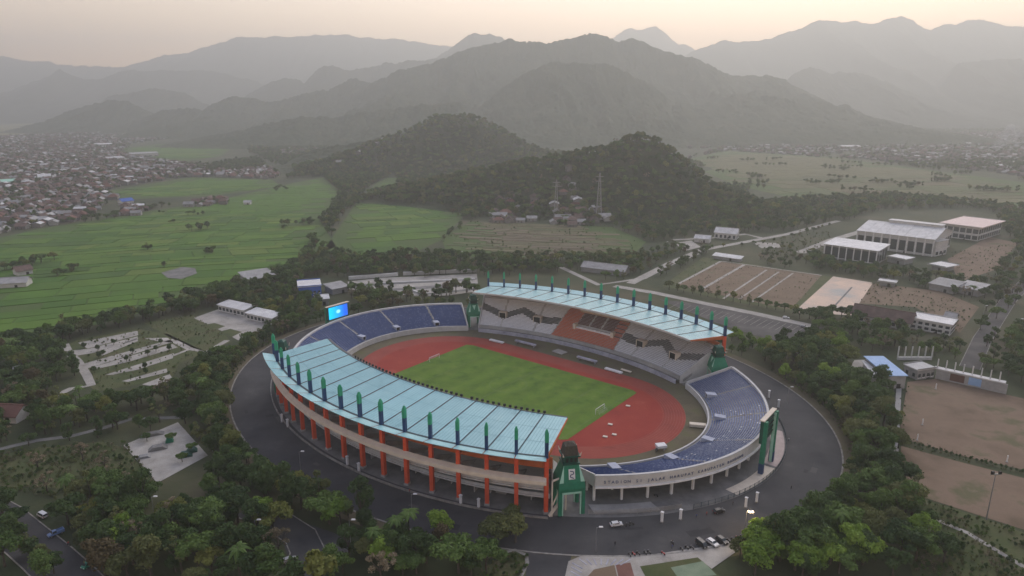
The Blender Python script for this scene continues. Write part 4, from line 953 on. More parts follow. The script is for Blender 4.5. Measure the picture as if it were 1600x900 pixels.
building('depot', 'bright blue box building with pale roof behind the left curved stand', (468, 470), (503, 467), 18, 9.5, 'flat', 'wall_blue', 'roof_white', over=.5, win=[(5, 1.5, 3, .5), (5, 4.8, 6.3, .5)])
building('shed', 'low grey shed right of the bright blue building', (520, 461), (545, 456), 12, 4, 'shed', 'wall_grey', 'roof_grey', 1.5)
building('canopy', 'white crumpled looking canopy just left of the lit screen', (494, 478), (514, 476), 10, 4.5, 'gable', 'wall_grey', 'roof_white', 1.5)
building('clubhouse', 'long white clubhouse at the top of the left plaza', (342, 486), (382, 495), 8, 4.2, 'shed', 'wall_white', 'roof_white', 1.2, win=[(7, 1, 3, .6)])
building('clubhouse', 'shorter white clubhouse at the right corner of the left plaza', (386, 499), (426, 508), 8, 4.2, 'shed', 'wall_white', 'roof_white', 1.2, win=[(7, 1, 3, .6)])
building('cottage', 'red roofed cottage at the left edge among trees', (-12, 660), (26, 662), 9, 3.5, 'gable', 'wall_white', 'tile_red', 3)
building('cottage', 'pale roofed cottage in the trees below the terraced car park', (24, 592), (50, 588), 7, 3, 'gable', 'wall_white', 'roof_grey', 2)
building('farm_house', 'white farm house on the left edge of the rice fields', (-5, 452), (42, 449), 12, 4, 'gable', 'wall_white', 'roof_grey', 3)
building('farm_house', 'brown roofed farm house among trees at the left rice fields', (28, 432), (52, 428), 10, 4, 'gable', 'wall_white', 'tile_brown', 3)
building('field_hut', 'tiny white field hut standing alone in the green paddies', (381, 320), (391, 320), 6, 3.5, 'gable', 'wall_white', 'roof_white', 2)
# training ground stand with blue roof and the long wall beside it
T = building('training_stand', 'small training ground stand with a bright blue roof', (1384, 607), (1413, 607), 22, 6.5, 'shed', 'wall_grey', 'roof_blue', 1.2, over=.6)
building('lean_to', 'white roofed lean-to left of the blue training stand', (1364, 601), (1381, 602), 16, 4.5, 'shed', 'wall_white', 'roof_white', 1.2)
building('changing_room', 'grey changing room block at the bend of the training ground wall', (1432, 594), (1459, 590), 8, 5.0, 'flat', 'wall_grey', 'wall_white', over=.4, win=[(4, 1.2, 3, .5)])
a, b = G(1461, 591), G(1572, 616); W_ = thing('training_wall', 'long grey wall with flag poles along the dirt pitch', 'wall', (a + b) / 2)
mb = MB(); mb.beam(a, b, .6, 0, 5.0); wl_ = mb.build('wall_panel', M['wall_grey'], W_)
mb = MB(); mb.beam(a + Vector((0, 1.6, 0)), b + Vector((0, 1.6, 0)), 3.4, 5.0, 5.5); mb.build('coping', M['wall_white'], W_)
for i in range(8):
    f = (i + .5) / 8; q = lerp(a, b, f); mb = MB(); d = (b - a).normalized(); nrm = Vector((d.y, -d.x, 0)) * .36
    if i == 4: mb.beam(q + nrm - d * 2.6, q + nrm + d * 2.6, .1, .8, 4.6); mb.build('mural', M['roof_blue'], wl_)
    elif i == 2: mb.beam(q + nrm - d * 3.0, q + nrm + d * 3.0, .1, .8, 4.4); mb.build('mural', M['tile_red'], wl_)
for i in range(8):
    q = lerp(a, b, (i + .3) / 8) + Vector((0, 1.6, 0)); mb = MB(); mb.box(q, .4, .4, 5.5, 10.0); mb.build('wall_pole', M['wall_white'], W_)
W2 = thing('pole_row_base', 'white beam with tall poles behind the blue training stand', 'wall', G(1425, 560))
mb = MB(); p0, p1 = G(1402, 562), G(1455, 562); mb.beam(p0, p1, 1.2, 0, 1.6); mb.build('beam', M['wall_white'], W2)
for i in range(6): mb = MB(); mb.box(lerp(p0, p1, i / 5), .5, .5, 1.6, 7.5); mb.build('wall_pole', M['wall_white'], W2)
# ================================================================ trees
def crown_mesh(name, kind, seed, m, nleaf, leaf):
    """leaf-sized faces spread over uneven clumps of a crown about 10 m wide, base at z = 0"""
    r = np.random.default_rng(seed); blobs = []
    if kind == 'broad':      # wide umbrella
        for i in range(15):
            a = r.uniform(0, 6.28); d = 4.0 * math.sqrt(r.uniform(.0, 1)); blobs.append((d * math.cos(a), d * math.sin(a), 6.6 - .10 * d * d * .6 + r.uniform(-.9, .9), r.uniform(1.1, 2.0), .62))
    elif kind == 'round':
        for i in range(14):
            v = r.normal(size=3); v /= np.linalg.norm(v); d = 2.7 * r.uniform(.4, 1); blobs.append((v[0] * d, v[1] * d, 5.6 + v[2] * d * 1.0, r.uniform(1.1, 1.9), .85))
    elif kind == 'tall':
        for i in range(13):
            h = r.uniform(2.6, 10.5); w = 2.4 * (1 - abs(h - 6) / 8); a = r.uniform(0, 6.28); blobs.append((w * math.cos(a), w * math.sin(a), h, r.uniform(.9, 1.6), 1.0))
    elif kind == 'cone':
        for i in range(16):
            h = 1.8 + 9 * i / 16; w = 2.1 * (1 - h / 12); a = i * 2.4; blobs.append((w * math.cos(a), w * math.sin(a), h, 1.25 * (1.15 - h / 13), .8))
    elif kind == 'sparse':
        for i in range(16):
            a = r.uniform(0, 6.28); d = 3.4 * math.sqrt(r.uniform(0, 1)); blobs.append((d * math.cos(a), d * math.sin(a), r.uniform(4, 8.5), r.uniform(.5, 1.0), .8))
    elif kind == 'palm':
        v = []; f = []
        for k in range(13):
            a = k * 2.4; L = r.uniform(2.6, 3.4); el = r.uniform(-.1, .9); px, pz = 0.0, 9.0
            prev = None
            for s in range(5):
                q = s / 4; x = L * q; z = 9 + el * L * q - 2.2 * q * q * (1.1); w = .55 * math.sin(math.pi * min(1, .15 + q * .85)) + .05
                A = (x * math.cos(a) - w * math.sin(a), x * math.sin(a) + w * math.cos(a), z - .25); B = (x * math.cos(a), x * math.sin(a), z); C = (x * math.cos(a) + w * math.sin(a), x * math.sin(a) - w * math.cos(a), z - .25)
                o = len(v); v += [A, B, C]
                if s: f += [(o - 3, o - 2, o + 1, o), (o - 2, o - 1, o + 2, o + 1)]
        me = bpy.data.meshes.new(name); me.from_pydata(v, [], f); me.materials.append(m); me.update(); return me
    B = np.array(blobs); wgt = B[:, 3] ** 2; idx = r.choice(len(B), nleaf, p=wgt / wgt.sum())
    d = r.normal(size=(nleaf, 3)); d /= np.linalg.norm(d, axis=1)[:, None]
    d[:, 2] = np.where(r.random(nleaf) < .6, np.abs(d[:, 2]), d[:, 2])
    rad = B[idx, 3] * r.uniform(.62, 1.12, nleaf)
    c = B[idx, :3] + d * rad[:, None] * np.stack([np.ones(nleaf), np.ones(nleaf), B[idx, 4]], 1)
    nr = d + r.normal(size=(nleaf, 3)) * .55; nr /= np.linalg.norm(nr, axis=1)[:, None]
    t = np.cross(nr, r.normal(size=(nleaf, 3))); t /= np.linalg.norm(t, axis=1)[:, None]; b = np.cross(nr, t)
    s = leaf * r.uniform(.6, 1.35, nleaf)[:, None]
    v = np.stack([c - t * s, c - b * s * .62, c + t * s, c + b * s * .62], 1).reshape(-1, 3)
    f = np.arange(nleaf * 4).reshape(-1, 4)
    me = bpy.data.meshes.new(name); me.from_pydata(v.tolist(), [], f.tolist()); me.materials.append(m); me.update()
    me['blobs'] = [float(x) for x in B[:, :3].ravel()]
    return me
def trunk_mesh(kind, crown):
    mb = MB()
    if kind == 'palm': mb.tube((0, 0, -.3), (.25, .1, 4.6), .26, .2, 6); mb.tube((.25, .1, 4.6), (0, 0, 9.05), .2, .16, 6)
    else:
        h = {'broad': 4.0, 'round': 3.4, 'tall': 4.2, 'cone': 9.5, 'sparse': 4.0}[kind]
        mb.tube((0, 0, -.3), (.12, .05, h * .55), .34, .26, 7); mb.tube((.12, .05, h * .55), (0, 0, h), .26, .2, 7)
        if kind != 'cone':
            B = list(crown['blobs']); P = [B[i:i + 3] for i in range(0, len(B), 3)]
            for p in P[:7]: mb.tube((0, 0, h * .85), p, .15, .05, 5)
    return mb.mesh('trunk', M['bark'])
KINDS = {}
LEAVES = {'broad': (2400, .36), 'round': (2000, .34), 'tall': (1700, .34), 'cone': (1500, .32), 'sparse': (620, .26), 'palm': (0, 0)}
for kd, cols in (('broad', ('dark', 'mid', 'olive', 'bright', 'lime')), ('round', ('dark', 'mid', 'olive', 'bright', 'lime', 'rust')), ('tall', ('dark', 'mid', 'olive')), ('cone', ('dark', 'mid')), ('sparse', ('dry', 'olive')), ('palm', ('mid',))):
    for ci, cl in enumerate(cols):
        for sd in range(2 if kd in ('broad', 'round') else 1):
            cm = crown_mesh('crown', kd, 11 + 7 * ci + 31 * sd, L_[cl], *LEAVES[kd]); KINDS.setdefault((kd, cl), []).append((cm, trunk_mesh(kd, cm)))
ALLK = [(k, i) for k, v in KINDS.items() for i in range(len(v))]
# prototypes for the uncountable woods (never linked to the scene: only instanced by the wood objects)
PROTO = bpy.data.collections.new('wood_kinds')
def joined(cm, tm, dec):
    v = [tuple(x.co) for x in cm.vertices]; f = [tuple(p.vertices) for p in cm.polygons]
    f = f[::dec]; used = sorted({i for q in f for i in q}); mp_ = {o: k for k, o in enumerate(used)}; v2 = [v[i] for i in used]; f2 = [tuple(mp_[i] for i in q) for q in f]
    if dec > 1:
        for q in f2:
            c = np.mean([v2[i] for i in q], 0)
            for i in q: v2[i] = tuple(c + (np.array(v2[i]) - c) * math.sqrt(dec) * .95)
    n = len(v2); v2 += [tuple(x.co) for x in tm.vertices]; f2 += [tuple(i + n for i in p.vertices) for p in tm.polygons]
    me = bpy.data.meshes.new('wood_tree'); me.from_pydata(v2, [], f2); me.materials.append(cm.materials[0]); me.materials.append(tm.materials[0])
    k = len(f2) - len(tm.polygons); me.polygons.foreach_set('material_index', [0] * k + [1] * len(tm.polygons)); me.update(); return me
PIDX = {}
for n_, (k, i) in enumerate(ALLK):
    o = bpy.data.objects.new('wood_tree_%02d' % n_, joined(*KINDS[k][i], 3 if k[0] != 'palm' else 1)); PROTO.objects.link(o); PIDX[(k, i)] = n_
def gn_wood(name, label, pts, cat='wood'):
    me = bpy.data.meshes.new(name); me.from_pydata([p[:3] for p in pts], [], [])
    for nm, j in (('sc', 3), ('rz', 4)): me.attributes.new(nm, 'FLOAT', 'POINT').data.foreach_set('value', [float(p[j]) for p in pts])
    me.attributes.new('vi', 'INT', 'POINT').data.foreach_set('value', [int(p[5]) for p in pts])
    o = bpy.data.objects.new(name, me); COL.objects.link(o); tag(o, label, cat, kind='stuff')
    ng = bpy.data.node_groups.new(name, 'GeometryNodeTree'); ng.interface.new_socket('Geometry', in_out='INPUT', socket_type='NodeSocketGeometry'); ng.interface.new_socket('Geometry', in_out='OUTPUT', socket_type='NodeSocketGeometry')
    n, l = ng.nodes, ng.links; gi, go = n.new('NodeGroupInput'), n.new('NodeGroupOutput'); ip = n.new('GeometryNodeInstanceOnPoints'); ci = n.new('GeometryNodeCollectionInfo')
    ci.inputs['Collection'].default_value = PROTO; ci.inputs['Separate Children'].default_value = True; ci.inputs['Reset Children'].default_value = True
    def at(nm, ty): a_ = n.new('GeometryNodeInputNamedAttribute'); a_.data_type = ty; a_.inputs['Name'].default_value = nm; return a_.outputs['Attribute']
    cx = n.new('ShaderNodeCombineXYZ'); l.new(at('rz', 'FLOAT'), cx.inputs[2])
    l.new(gi.outputs[0], ip.inputs['Points']); l.new(ci.outputs[0], ip.inputs['Instance']); ip.inputs['Pick Instance'].default_value = True
    l.new(at('vi', 'INT'), ip.inputs['Instance Index']); l.new(cx.outputs[0], ip.inputs['Rotation'])
    l.new(at('sc', 'FLOAT'), ip.inputs['Scale']); l.new(ip.outputs[0], go.inputs[0])
    md = o.modifiers.new('wood', 'NODES'); md.node_group = ng; return o

TREES = []          # (x, y, z, scale, (kind, colour), place)
tr_ = random.Random(5)
def pick(w):
    t = tr_.uniform(0, sum(x[1] for x in w))
    for k, q in w:
        t -= q
        if t <= 0: return k
    return w[-1][0]
MIX = [(('broad', 'dark'), 3), (('broad', 'mid'), 2), (('round', 'dark'), 3), (('round', 'mid'), 2), (('broad', 'olive'), 1), (('round', 'olive'), 1), (('tall', 'dark'), 1.5), (('tall', 'mid'), 1), (('sparse', 'dry'), .35), (('palm', 'mid'), .4), (('round', 'bright'), .3)]
def scatter(px, sp, w=MIX, s=(.8, 1.25), place='', world=None, chk=True, hill=None):
    P = [(p.x, p.y) for p in PX(px)] if world is None else world
    x0, x1 = min(p[0] for p in P), max(p[0] for p in P); y0, y1 = min(p[1] for p in P), max(p[1] for p in P); y = y0
    while y < y1:
        x = x0 + tr_.uniform(0, sp)
        while x < x1:
            u, v = x + tr_.uniform(-.45, .45) * sp, y + tr_.uniform(-.45, .45) * sp
            if inpoly(u, v, P) and (not chk or free(u, v)): TREES.append((u, v, 0 if hill is None else hill(u, v), tr_.uniform(*s), pick(w), place))
            x += sp
        y += sp
def row(px, n, w=MIX, s=(.8, 1.2), place='', jit=1.5, chk=False):
    P = PX(px); L = [0]
    for p, q in zip(P[:-1], P[1:]): L.append(L[-1] + (q - p).length)
    for i in range(n):
        t = (i + .5) / n * L[-1]; j = max(k for k in range(len(L) - 1) if L[k] <= t); f = (t - L[j]) / (L[j + 1] - L[j]); p = lerp(P[j], P[j + 1], f)
        u, v = p.x + tr_.uniform(-jit, jit), p.y + tr_.uniform(-jit, jit)
        if not ring_excl(u, v, 1) and (not chk or free(u, v)): TREES.append((u, v, 0, tr_.uniform(*s), pick(w), place))
def one(px, py, s, k, place): p = G(px, py); TREES.append((p.x, p.y, 0, s, k, place))
D_ = [(('broad', 'dark'), 3.2), (('round', 'dark'), 3.2), (('broad', 'mid'), 2), (('round', 'mid'), 2), (('tall', 'dark'), 1.6), (('tall', 'olive'), .8), (('broad', 'olive'), 1.2), (('round', 'olive'), .8), (('round', 'lime'), .5), (('broad', 'lime'), .4), (('round', 'rust'), .3), (('sparse', 'dry'), .5), (('palm', 'mid'), .4)]
# woods close to the camera
scatter([(90, 775), (210, 785), (300, 740), (340, 700), (400, 690), (430, 760), (540, 755), (640, 800), (700, 838), (790, 830), (800, 868), (740, 905), (560, 930), (150, 930), (110, 860)], 7.0, D_, (.65, 1.5), 'in the dark wood at the bottom left')
scatter([(110, 632), (180, 630), (275, 612), (330, 566), (345, 560), (352, 610), (390, 690), (330, 715), (280, 655), (210, 648), (140, 662), (90, 680), (60, 640), (88, 620)], 6.8, D_, (.6, 1.3), 'in the wood between the left car park and the ring road')
scatter([(-40, 560), (60, 528), (120, 512), (240, 490), (330, 470), (300, 490), (220, 506), (118, 530), (92, 545), (110, 570), (125, 590), (80, 615), (60, 650), (-40, 700)], 6.8, D_, (.8, 1.2), 'in the belt below the left rice fields')
scatter([(240, 480), (330, 458), (440, 425), (480, 430), (470, 445), (508, 470), (505, 490), (470, 505), (440, 530), (420, 525), (432, 500), (390, 488), (345, 478), (300, 490)], 6.6, D_, (.75, 1.15), 'in the wood left of the lit screen')
row([(352, 575), (380, 545), (420, 520), (455, 505)], 14, D_, (.6, .9), 'lining the ring road on the left')
scatter([(545, 455), (590, 458), (640, 465), (690, 463), (700, 468), (560, 482), (545, 475)], 7, D_, (.8, 1.1), 'right of the lit screen behind the left curved stand')
row([(640, 432), (690, 430), (745, 427)], 8, D_, (.7, 1.0), 'on the terraced garden', 4)
row([(690, 465), (700, 462), (735, 455), (742, 462)], 6, D_, (.9, 1.2), 'at the left end of the far grandstand', 3)
RB = [(('broad', 'mid'), 3), (('round', 'mid'), 3), (('broad', 'dark'), 3), (('round', 'dark'), 2), (('broad', 'olive'), 1.2), (('tall', 'dark'), 1), (('round', 'bright'), .7), (('broad', 'lime'), .8), (('round', 'lime'), .6), (('round', 'rust'), .25), (('tall', 'olive'), .8)]
scatter([(1200, 905), (1165, 870), (1190, 845), (1225, 800), (1300, 750), (1325, 735), (1330, 700), (1318, 665), (1290, 630), (1240, 595), (1200, 575), (1180, 556), (1240, 540), (1320, 545), (1330, 592), (1395, 610), (1396, 770), (1440, 800), (1490, 850), (1480, 905)], 7.0, RB, (.65, 1.5), 'in the wood right of the ring road')
scatter([(1165, 905), (1180, 850), (1215, 815), (1275, 800), (1290, 840), (1310, 905)], 6.8, [(('broad', 'bright'), 4), (('round', 'bright'), 2), (('broad', 'mid'), 1.5)], (1.0, 1.4), 'of the pale green clump at the bottom right')
for q in ((200, 850), (232, 872), (185, 872)): one(*q, 1.15, ('round', 'bright'), 'pale in the dark wood at the bottom left')
for q, k in (((285, 895), ('sparse', 'olive')), ((70, 905), ('round', 'mid')), ((15, 850), ('round', 'dark')), ((8, 885), ('broad', 'mid')), ((520, 905), ('round', 'mid')), ((600, 885), ('round', 'bright')), ((690, 840), ('round', 'bright')), ((760, 895), ('broad', 'mid')), ((775, 850), ('broad', 'olive')), ((800, 835), ('round', 'olive')), ((805, 848), ('broad', 'olive'))): one(*q, 1.15, k, 'at the bottom edge')
row([(520, 785), (560, 800), (600, 812), (650, 820)], 7, [(('tall', 'mid'), 2), (('cone', 'mid'), 3)], (1.0, 1.25), 'of the upright pale row before the near grandstand', 2)
row([(660, 838), (700, 848), (735, 855)], 4, [(('round', 'bright'), 1), (('round', 'mid'), 2)], (1, 1.25), 'before the near grandstand', 2)
for q in ((60, 735), (165, 735), (170, 760), (205, 770), (130, 720), (75, 770)): one(*q, .9, ('sparse', 'dry'), 'bare and standing in the left meadow')
for i in range(14): one(125 + 150 * tr_.random(), 538 + 50 * tr_.random(), .42, ('round', 'dark'), 'young and small in the terraced car park')
for q in ((268, 690), (285, 722), (230, 690), (300, 705)): one(*q, .45, ('broad', 'mid'), 'small in the skate park')
# around the right hand grounds
row([(1040, 452), (1100, 462), (1180, 478), (1245, 492)], 16, D_, (.6, .85), 'in the row below the striped lot', 1)
scatter([(1250, 500), (1330, 498), (1420, 522), (1400, 556), (1330, 545), (1250, 530)], 8, D_, (.75, 1.1), 'before the brown tiled building')
row([(1335, 496), (1300, 494), (1270, 498), (1245, 500)], 7, [(('broad', 'dark'), 1)], (.8, .95), 'with a flat crown beside the warm court', 1)
scatter([(1150, 522), (1180, 530), (1195, 552), (1160, 548), (1140, 530)], 5, [(('round', 'bright'), 2), (('round', 'mid'), 1)], (.5, .7), 'low and pale at the right end of the far grandstand')
scatter([(1255, 400), (1285, 392), (1290, 412), (1370, 424), (1450, 432), (1560, 450), (1555, 470), (1500, 466), (1400, 440), (1330, 434), (1260, 420)], 8, D_, (.7, 1.0), 'in the hedge before the sports halls')
scatter([(1500, 545), (1530, 520), (1560, 470), (1540, 440), (1580, 400), (1600, 410), (1570, 470), (1540, 530), (1520, 575)], 8, D_, (.6, .9), 'along the road at the right')
scatter([(1560, 560), (1600, 500), (1700, 480), (1700, 640), (1600, 630)], 8, D_, (.8, 1.1), 'beyond the road at the right edge')
scatter([(1385, 530), (1500, 538), (1570, 560), (1580, 590), (1500, 570), (1440, 556), (1390, 556)], 9, D_, (.6, .9), 'behind the training ground wall')
row([(1402, 650), (1398, 700), (1395, 760), (1440, 795)], 8, RB, (.5, .8), 'beside the dirt pitches', 2)
row([(1404, 688), (1500, 715), (1600, 740)], 26, [(('round', 'dark'), 1)], (.14, .2), 'of the low hedge between the dirt pitches', .4)
scatter([(1020, 395), (1095, 380), (1110, 398), (1050, 430), (985, 440), (940, 438)], 9, D_, (.6, .9), 'in the wedge left of the striped lot')
row([(1100, 390), (1170, 384), (1240, 372), (1300, 352)], 14, D_, (.4, .7), 'along the pale road to the halls', 2)
scatter([(1180, 395), (1250, 380), (1270, 395), (1230, 420), (1190, 412)], 11, D_, (.5, .75), 'in the garden beside the pale road')
# the belt behind the stadium and the woods behind the halls
scatter([(440, 425), (500, 395), (560, 402), (640, 398), (700, 402), (830, 404), (985, 402), (1020, 395), (960, 430), (900, 424), (760, 432), (740, 424), (545, 436), (480, 432)], 7.0, D_, (.7, 1.05), 'in the belt behind the stadium')
scatter([(1060, 352), (1150, 320), (1250, 312), (1300, 298), (1400, 306), (1560, 322), (1720, 330), (1640, 380), (1600, 410), (1550, 330), (1500, 325), (1380, 328), (1320, 345), (1220, 362), (1120, 366)], 9, D_, (.75, 1.1), 'in the wood behind the sports halls')
scatter([(960, 355), (1060, 350), (1110, 364), (1050, 378), (1000, 378)], 9, D_, (.75, 1.05), 'at the foot of the wooded hill')
for a_, n_, sc_ in (([(480, 405), (500, 385), (490, 372)], 14, 1), ([(505, 352), (520, 345), (530, 332), (540, 325)], 14, 1), ([(540, 325), (560, 318), (585, 308), (600, 300)], 18, 1), ([(500, 345), (480, 352), (440, 352)], 14, .8), ([(545, 300), (555, 285), (560, 275)], 14, .9), ([(298, 360), (308, 362), (322, 356)], 8, .9), ([(425, 300), (438, 294), (445, 298)], 6, .8), ([(700, 320), (712, 335), (725, 345)], 10, .9), ([(10, 425), (45, 415), (75, 408)], 12, .9), ([(85, 432), (105, 425), (120, 420)], 8, .7), ([(110, 350), (170, 342), (185, 337)], 10, .9), ([(220, 330), (250, 325), (260, 322)], 8, .8), ([(685, 375), (700, 366), (718, 352)], 8, .7)):
    row(a_, n_, D_, (.7 * sc_, 1.1 * sc_), 'in the clumps among the rice fields', 6)
def ringrow(t0, t1, n, w, s=(.6, 1.0), off=3.2):
    for i in range(n):
        t = R(lerp(t0, t1, (i + tr_.random()) / n)); o = off + tr_.uniform(0, 4); p = E(150 + o, 118 + o, t)
        if not any(inpoly(p.x, p.y, P) for P in EXCL): TREES.append((p.x, p.y, 0, tr_.uniform(*s), pick(w), 'ring'))
ringrow(-158, -92, 34, D_); ringrow(152, 205, 24, D_, (.5, .9)); ringrow(-34, 48, 44, RB, (.6, 1.05)); ringrow(60, 150, 30, D_, (.5, .8))
row([(1600, 430), (1560, 480), (1525, 545)], 14, D_, (.6, .95), 'road', 5); row([(1640, 400), (1600, 440), (1575, 480)], 8, D_, (.6, .9), 'road', 4)
PALM = [(('palm', 'mid'), 3), (('tall', 'mid'), 1), (('sparse', 'dry'), 1)]
scatter([(-40, 700), (90, 640), (130, 620), (350, 570), (340, 640), (100, 690), (-40, 760)], 17, PALM, (.8, 1.15), 'palms')
scatter([(200, 790), (420, 700), (560, 750), (780, 840), (700, 905), (150, 905)], 24, PALM + [(('broad', 'bright'), 1.5), (('round', 'olive'), 2)], (1.0, 1.35), 'mixed')
scatter([(1200, 900), (1330, 720), (1280, 600), (1390, 620), (1400, 780), (1480, 900)], 22, PALM + [(('broad', 'bright'), 2), (('round', 'olive'), 2)], (1.0, 1.35), 'mixed')
# hedgerows and lone trees on the right hand plain and among the paddies
for k in range(14):
    x, y = tr_.uniform(1080, 1600), tr_.uniform(250, 300); row([(x, y), (x + tr_.uniform(15, 60), y + tr_.uniform(-3, 5))], 9, D_, (.6, 1.0), 'plain', 5)
for k in range(6):
    x, y = tr_.uniform(20, 500), tr_.uniform(330, 440); row([(x, y), (x + tr_.uniform(3, 10), y + 1)], 2, D_, (.4, .7), 'plain', 3)
scatter([(505, 277), (532, 270), (585, 286), (560, 312), (530, 350), (505, 392), (490, 400), (522, 385), (500, 345), (532, 300)], 9, D_, (.6, 1.0), 'wedge')
scatter([(-30, 700), (60, 684), (180, 656), (280, 645), (278, 658), (195, 692), (60, 700), (-30, 722)], 9.5, D_ + [(('sparse', 'olive'), 3)], (.6, 1.0), 'path')
scatter([(-40, 640), (60, 640), (100, 665), (60, 682), (-40, 702)], 8, D_, (.7, 1.1), 'path')
row([(-10, 800), (30, 845), (70, 885), (90, 905)], 9, D_, (.7, 1.1), 'street', 2); row([(135, 800), (170, 850), (200, 890)], 6, D_, (.8, 1.2), 'street', 3)
for k in range(26):
    x, y = tr_.uniform(1070, 1620), tr_.uniform(238, 300); row([(x, y), (x + tr_.uniform(8, 50), y + tr_.uniform(-2, 4))], 8, D_, (.6, 1.0), 'plain', 8)
for k in range(3):
    x, y = tr_.uniform(40, 480), tr_.uniform(335, 430); row([(x, y), (x + tr_.uniform(6, 22), y + tr_.uniform(-2, 2))], 5, D_, (.45, .8), 'plain', 4)
NEAR_N = len(TREES)
# wooded hills
HM = [(('broad', 'dark'), 2), (('round', 'dark'), 1.6), (('round', 'olive'), 2.6), (('broad', 'olive'), 2.6), (('round', 'lime'), .5), (('tall', 'dark'), 1), (('round', 'mid'), 2), (('broad', 'mid'), 2), (('sparse', 'dry'), .5), (('palm', 'mid'), .4)]
for h, x0, x1, y0, y1, sp, pl_ in ((H1, -230, 470, 700, 1160, 7.8, 'h1'), (H2, -540, 450, 1130, 1800, 11, 'h2')):
    X, Y = np.meshgrid(np.arange(x0, x1, sp), np.arange(y0, y1, sp)); X = X + rng.uniform(-.45, .45, X.shape) * sp; Y = Y + rng.uniform(-.45, .45, Y.shape) * sp; Z = h(X, Y)
    for x, y, z in zip(X.ravel(), Y.ravel(), Z.ravel()):
        if z > 2.2: TREES.append((x, y, z - .4, tr_.uniform(.55, 1.35) * (1 if pl_ == 'h1' else 1.2), pick(HM), pl_))
for px, sp in (([(440, 280), (500, 262), (560, 262), (620, 265), (615, 285), (560, 290), (530, 300), (505, 276)], 10), ([(620, 272), (700, 268), (760, 280), (740, 300), (720, 308), (622, 300)], 10), ([(720, 310), (790, 300), (800, 330), (740, 345), (722, 340)], 9), ([(960, 352), (1190, 322), (1150, 292), (1100, 300), (980, 330)], 9), ([(300, 262), (400, 248), (420, 262), (330, 272)], 12), ([(380, 215), (470, 205), (520, 240), (440, 262), (390, 240)], 14), ([(1350, 258), (1600, 250), (1600, 265), (1400, 268)], 16), ([(0, 165), (300, 170), (310, 190), (0, 188)], 34), ([(1050, 215), (1600, 190), (1600, 205), (1060, 228)], 26)):
    scatter(px, sp, D_, (.8, 1.2), 'far')
# ================================================================ villages
HOUSES = []; hr = random.Random(9)
def village(px, sp, place, ang=.2, dens=.85, chk=True):
    P = [(p.x, p.y) for p in PX(px)]; ca, sa = math.cos(ang), math.sin(ang)
    Q = [(x * ca + y * sa, -x * sa + y * ca) for x, y in P]; x0, x1 = min(q[0] for q in Q), max(q[0] for q in Q); y0, y1 = min(q[1] for q in Q), max(q[1] for q in Q)
    y = y0
    while y < y1:
        x = x0
        while x < x1:
            u, v = x + hr.uniform(-.3, .3) * sp, y + hr.uniform(-.3, .3) * sp; X, Y = u * ca - v * sa, u * sa + v * ca
            if inpoly(X, Y, P) and (not chk or free(X, Y)):
                if hr.random() < dens: HOUSES.append((X, Y, ang + hr.choice([0, math.pi / 2]) + hr.uniform(-.15, .15), hr.uniform(.75, 1.25), hr.choices([0, 1, 2, 3, 4], [5, 1.8, .32, 3.6, .9])[0], place))
                elif hr.random() < .85: TREES.append((X, Y, 0, hr.uniform(.6, 1.0), pick(D_), 'far'))
                if hr.random() < .42: TREES.append((X + sp * .5, Y + sp * .4, 0, hr.uniform(.45, .85), pick(D_), 'far'))
            x += sp
        y += sp * .82
village([(-60, 372), (60, 356), (120, 345), (150, 335), (160, 312), (190, 312), (160, 300), (190, 290), (120, 280), (0, 285), (-80, 290)], 13.0, 'in the dense left village', .25, .72)
village([(-80, 290), (120, 280), (200, 290), (300, 275), (330, 262), (250, 252), (190, 240), (100, 232), (-80, 235)], 15.5, 'in the left village', .1, .66)
village([(-100, 235), (100, 232), (190, 236), (200, 226), (300, 212), (360, 205), (240, 203), (110, 208), (-100, 218)], 22, 'far', .0, .6)
village([(270, 278), (330, 268), (420, 262), (435, 272), (428, 280), (330, 276)], 13, 'right of the left village', .15, .9)
village([(180, 338), (200, 326), (222, 322), (228, 330), (210, 338)], 12, 'on the left village spur', .25, .9, False)
village([(285, 322), (310, 314), (352, 312), (356, 320), (300, 324)], 12, 'amid the left rice fields', .1, .85, False)
village([(640, 302), (660, 293), (735, 294), (745, 302), (700, 306)], 13, 'above the middle rice fields', .1, .8, False)
village([(752, 346), (775, 330), (830, 328), (845, 345), (800, 350)], 12, 'left of the terraced fields', -.1, .5, False)
village([(862, 352), (868, 330), (890, 325), (910, 345), (945, 340), (950, 350), (900, 356)], 12, 'at the wooded hill foot', .1, .6, False)
village([(555, 258), (620, 252), (630, 262), (560, 268)], 14, 'under the second wooded hill', .0, .8, False)
village([(410, 240), (470, 226), (530, 220), (525, 230), (440, 246)], 16, 'far', .0, .6, False)
village([(1060, 250), (1130, 232), (1300, 240), (1290, 246), (1140, 236)], 18, 'right of the wooded hill', .1, .5, False)
village([(1300, 245), (1420, 238), (1620, 240), (1640, 285), (1560, 270), (1420, 256)], 19, 'in the right hand village', .2, .55)
village([(1040, 232), (1180, 210), (1640, 205), (1640, 240), (1300, 240), (1130, 232)], 27, 'far', .1, .55)
village([(640, 300), (520, 262), (480, 262), (560, 275)], 26, 'far', .1, .3, False)
for i in range(9): a = G(240 + i * 20, 205 + 3 * math.sin(i)); HOUSES.append((a.x, a.y, .1, 1.3, hr.choice([0, 2, 3]), 'far'))
HT = []
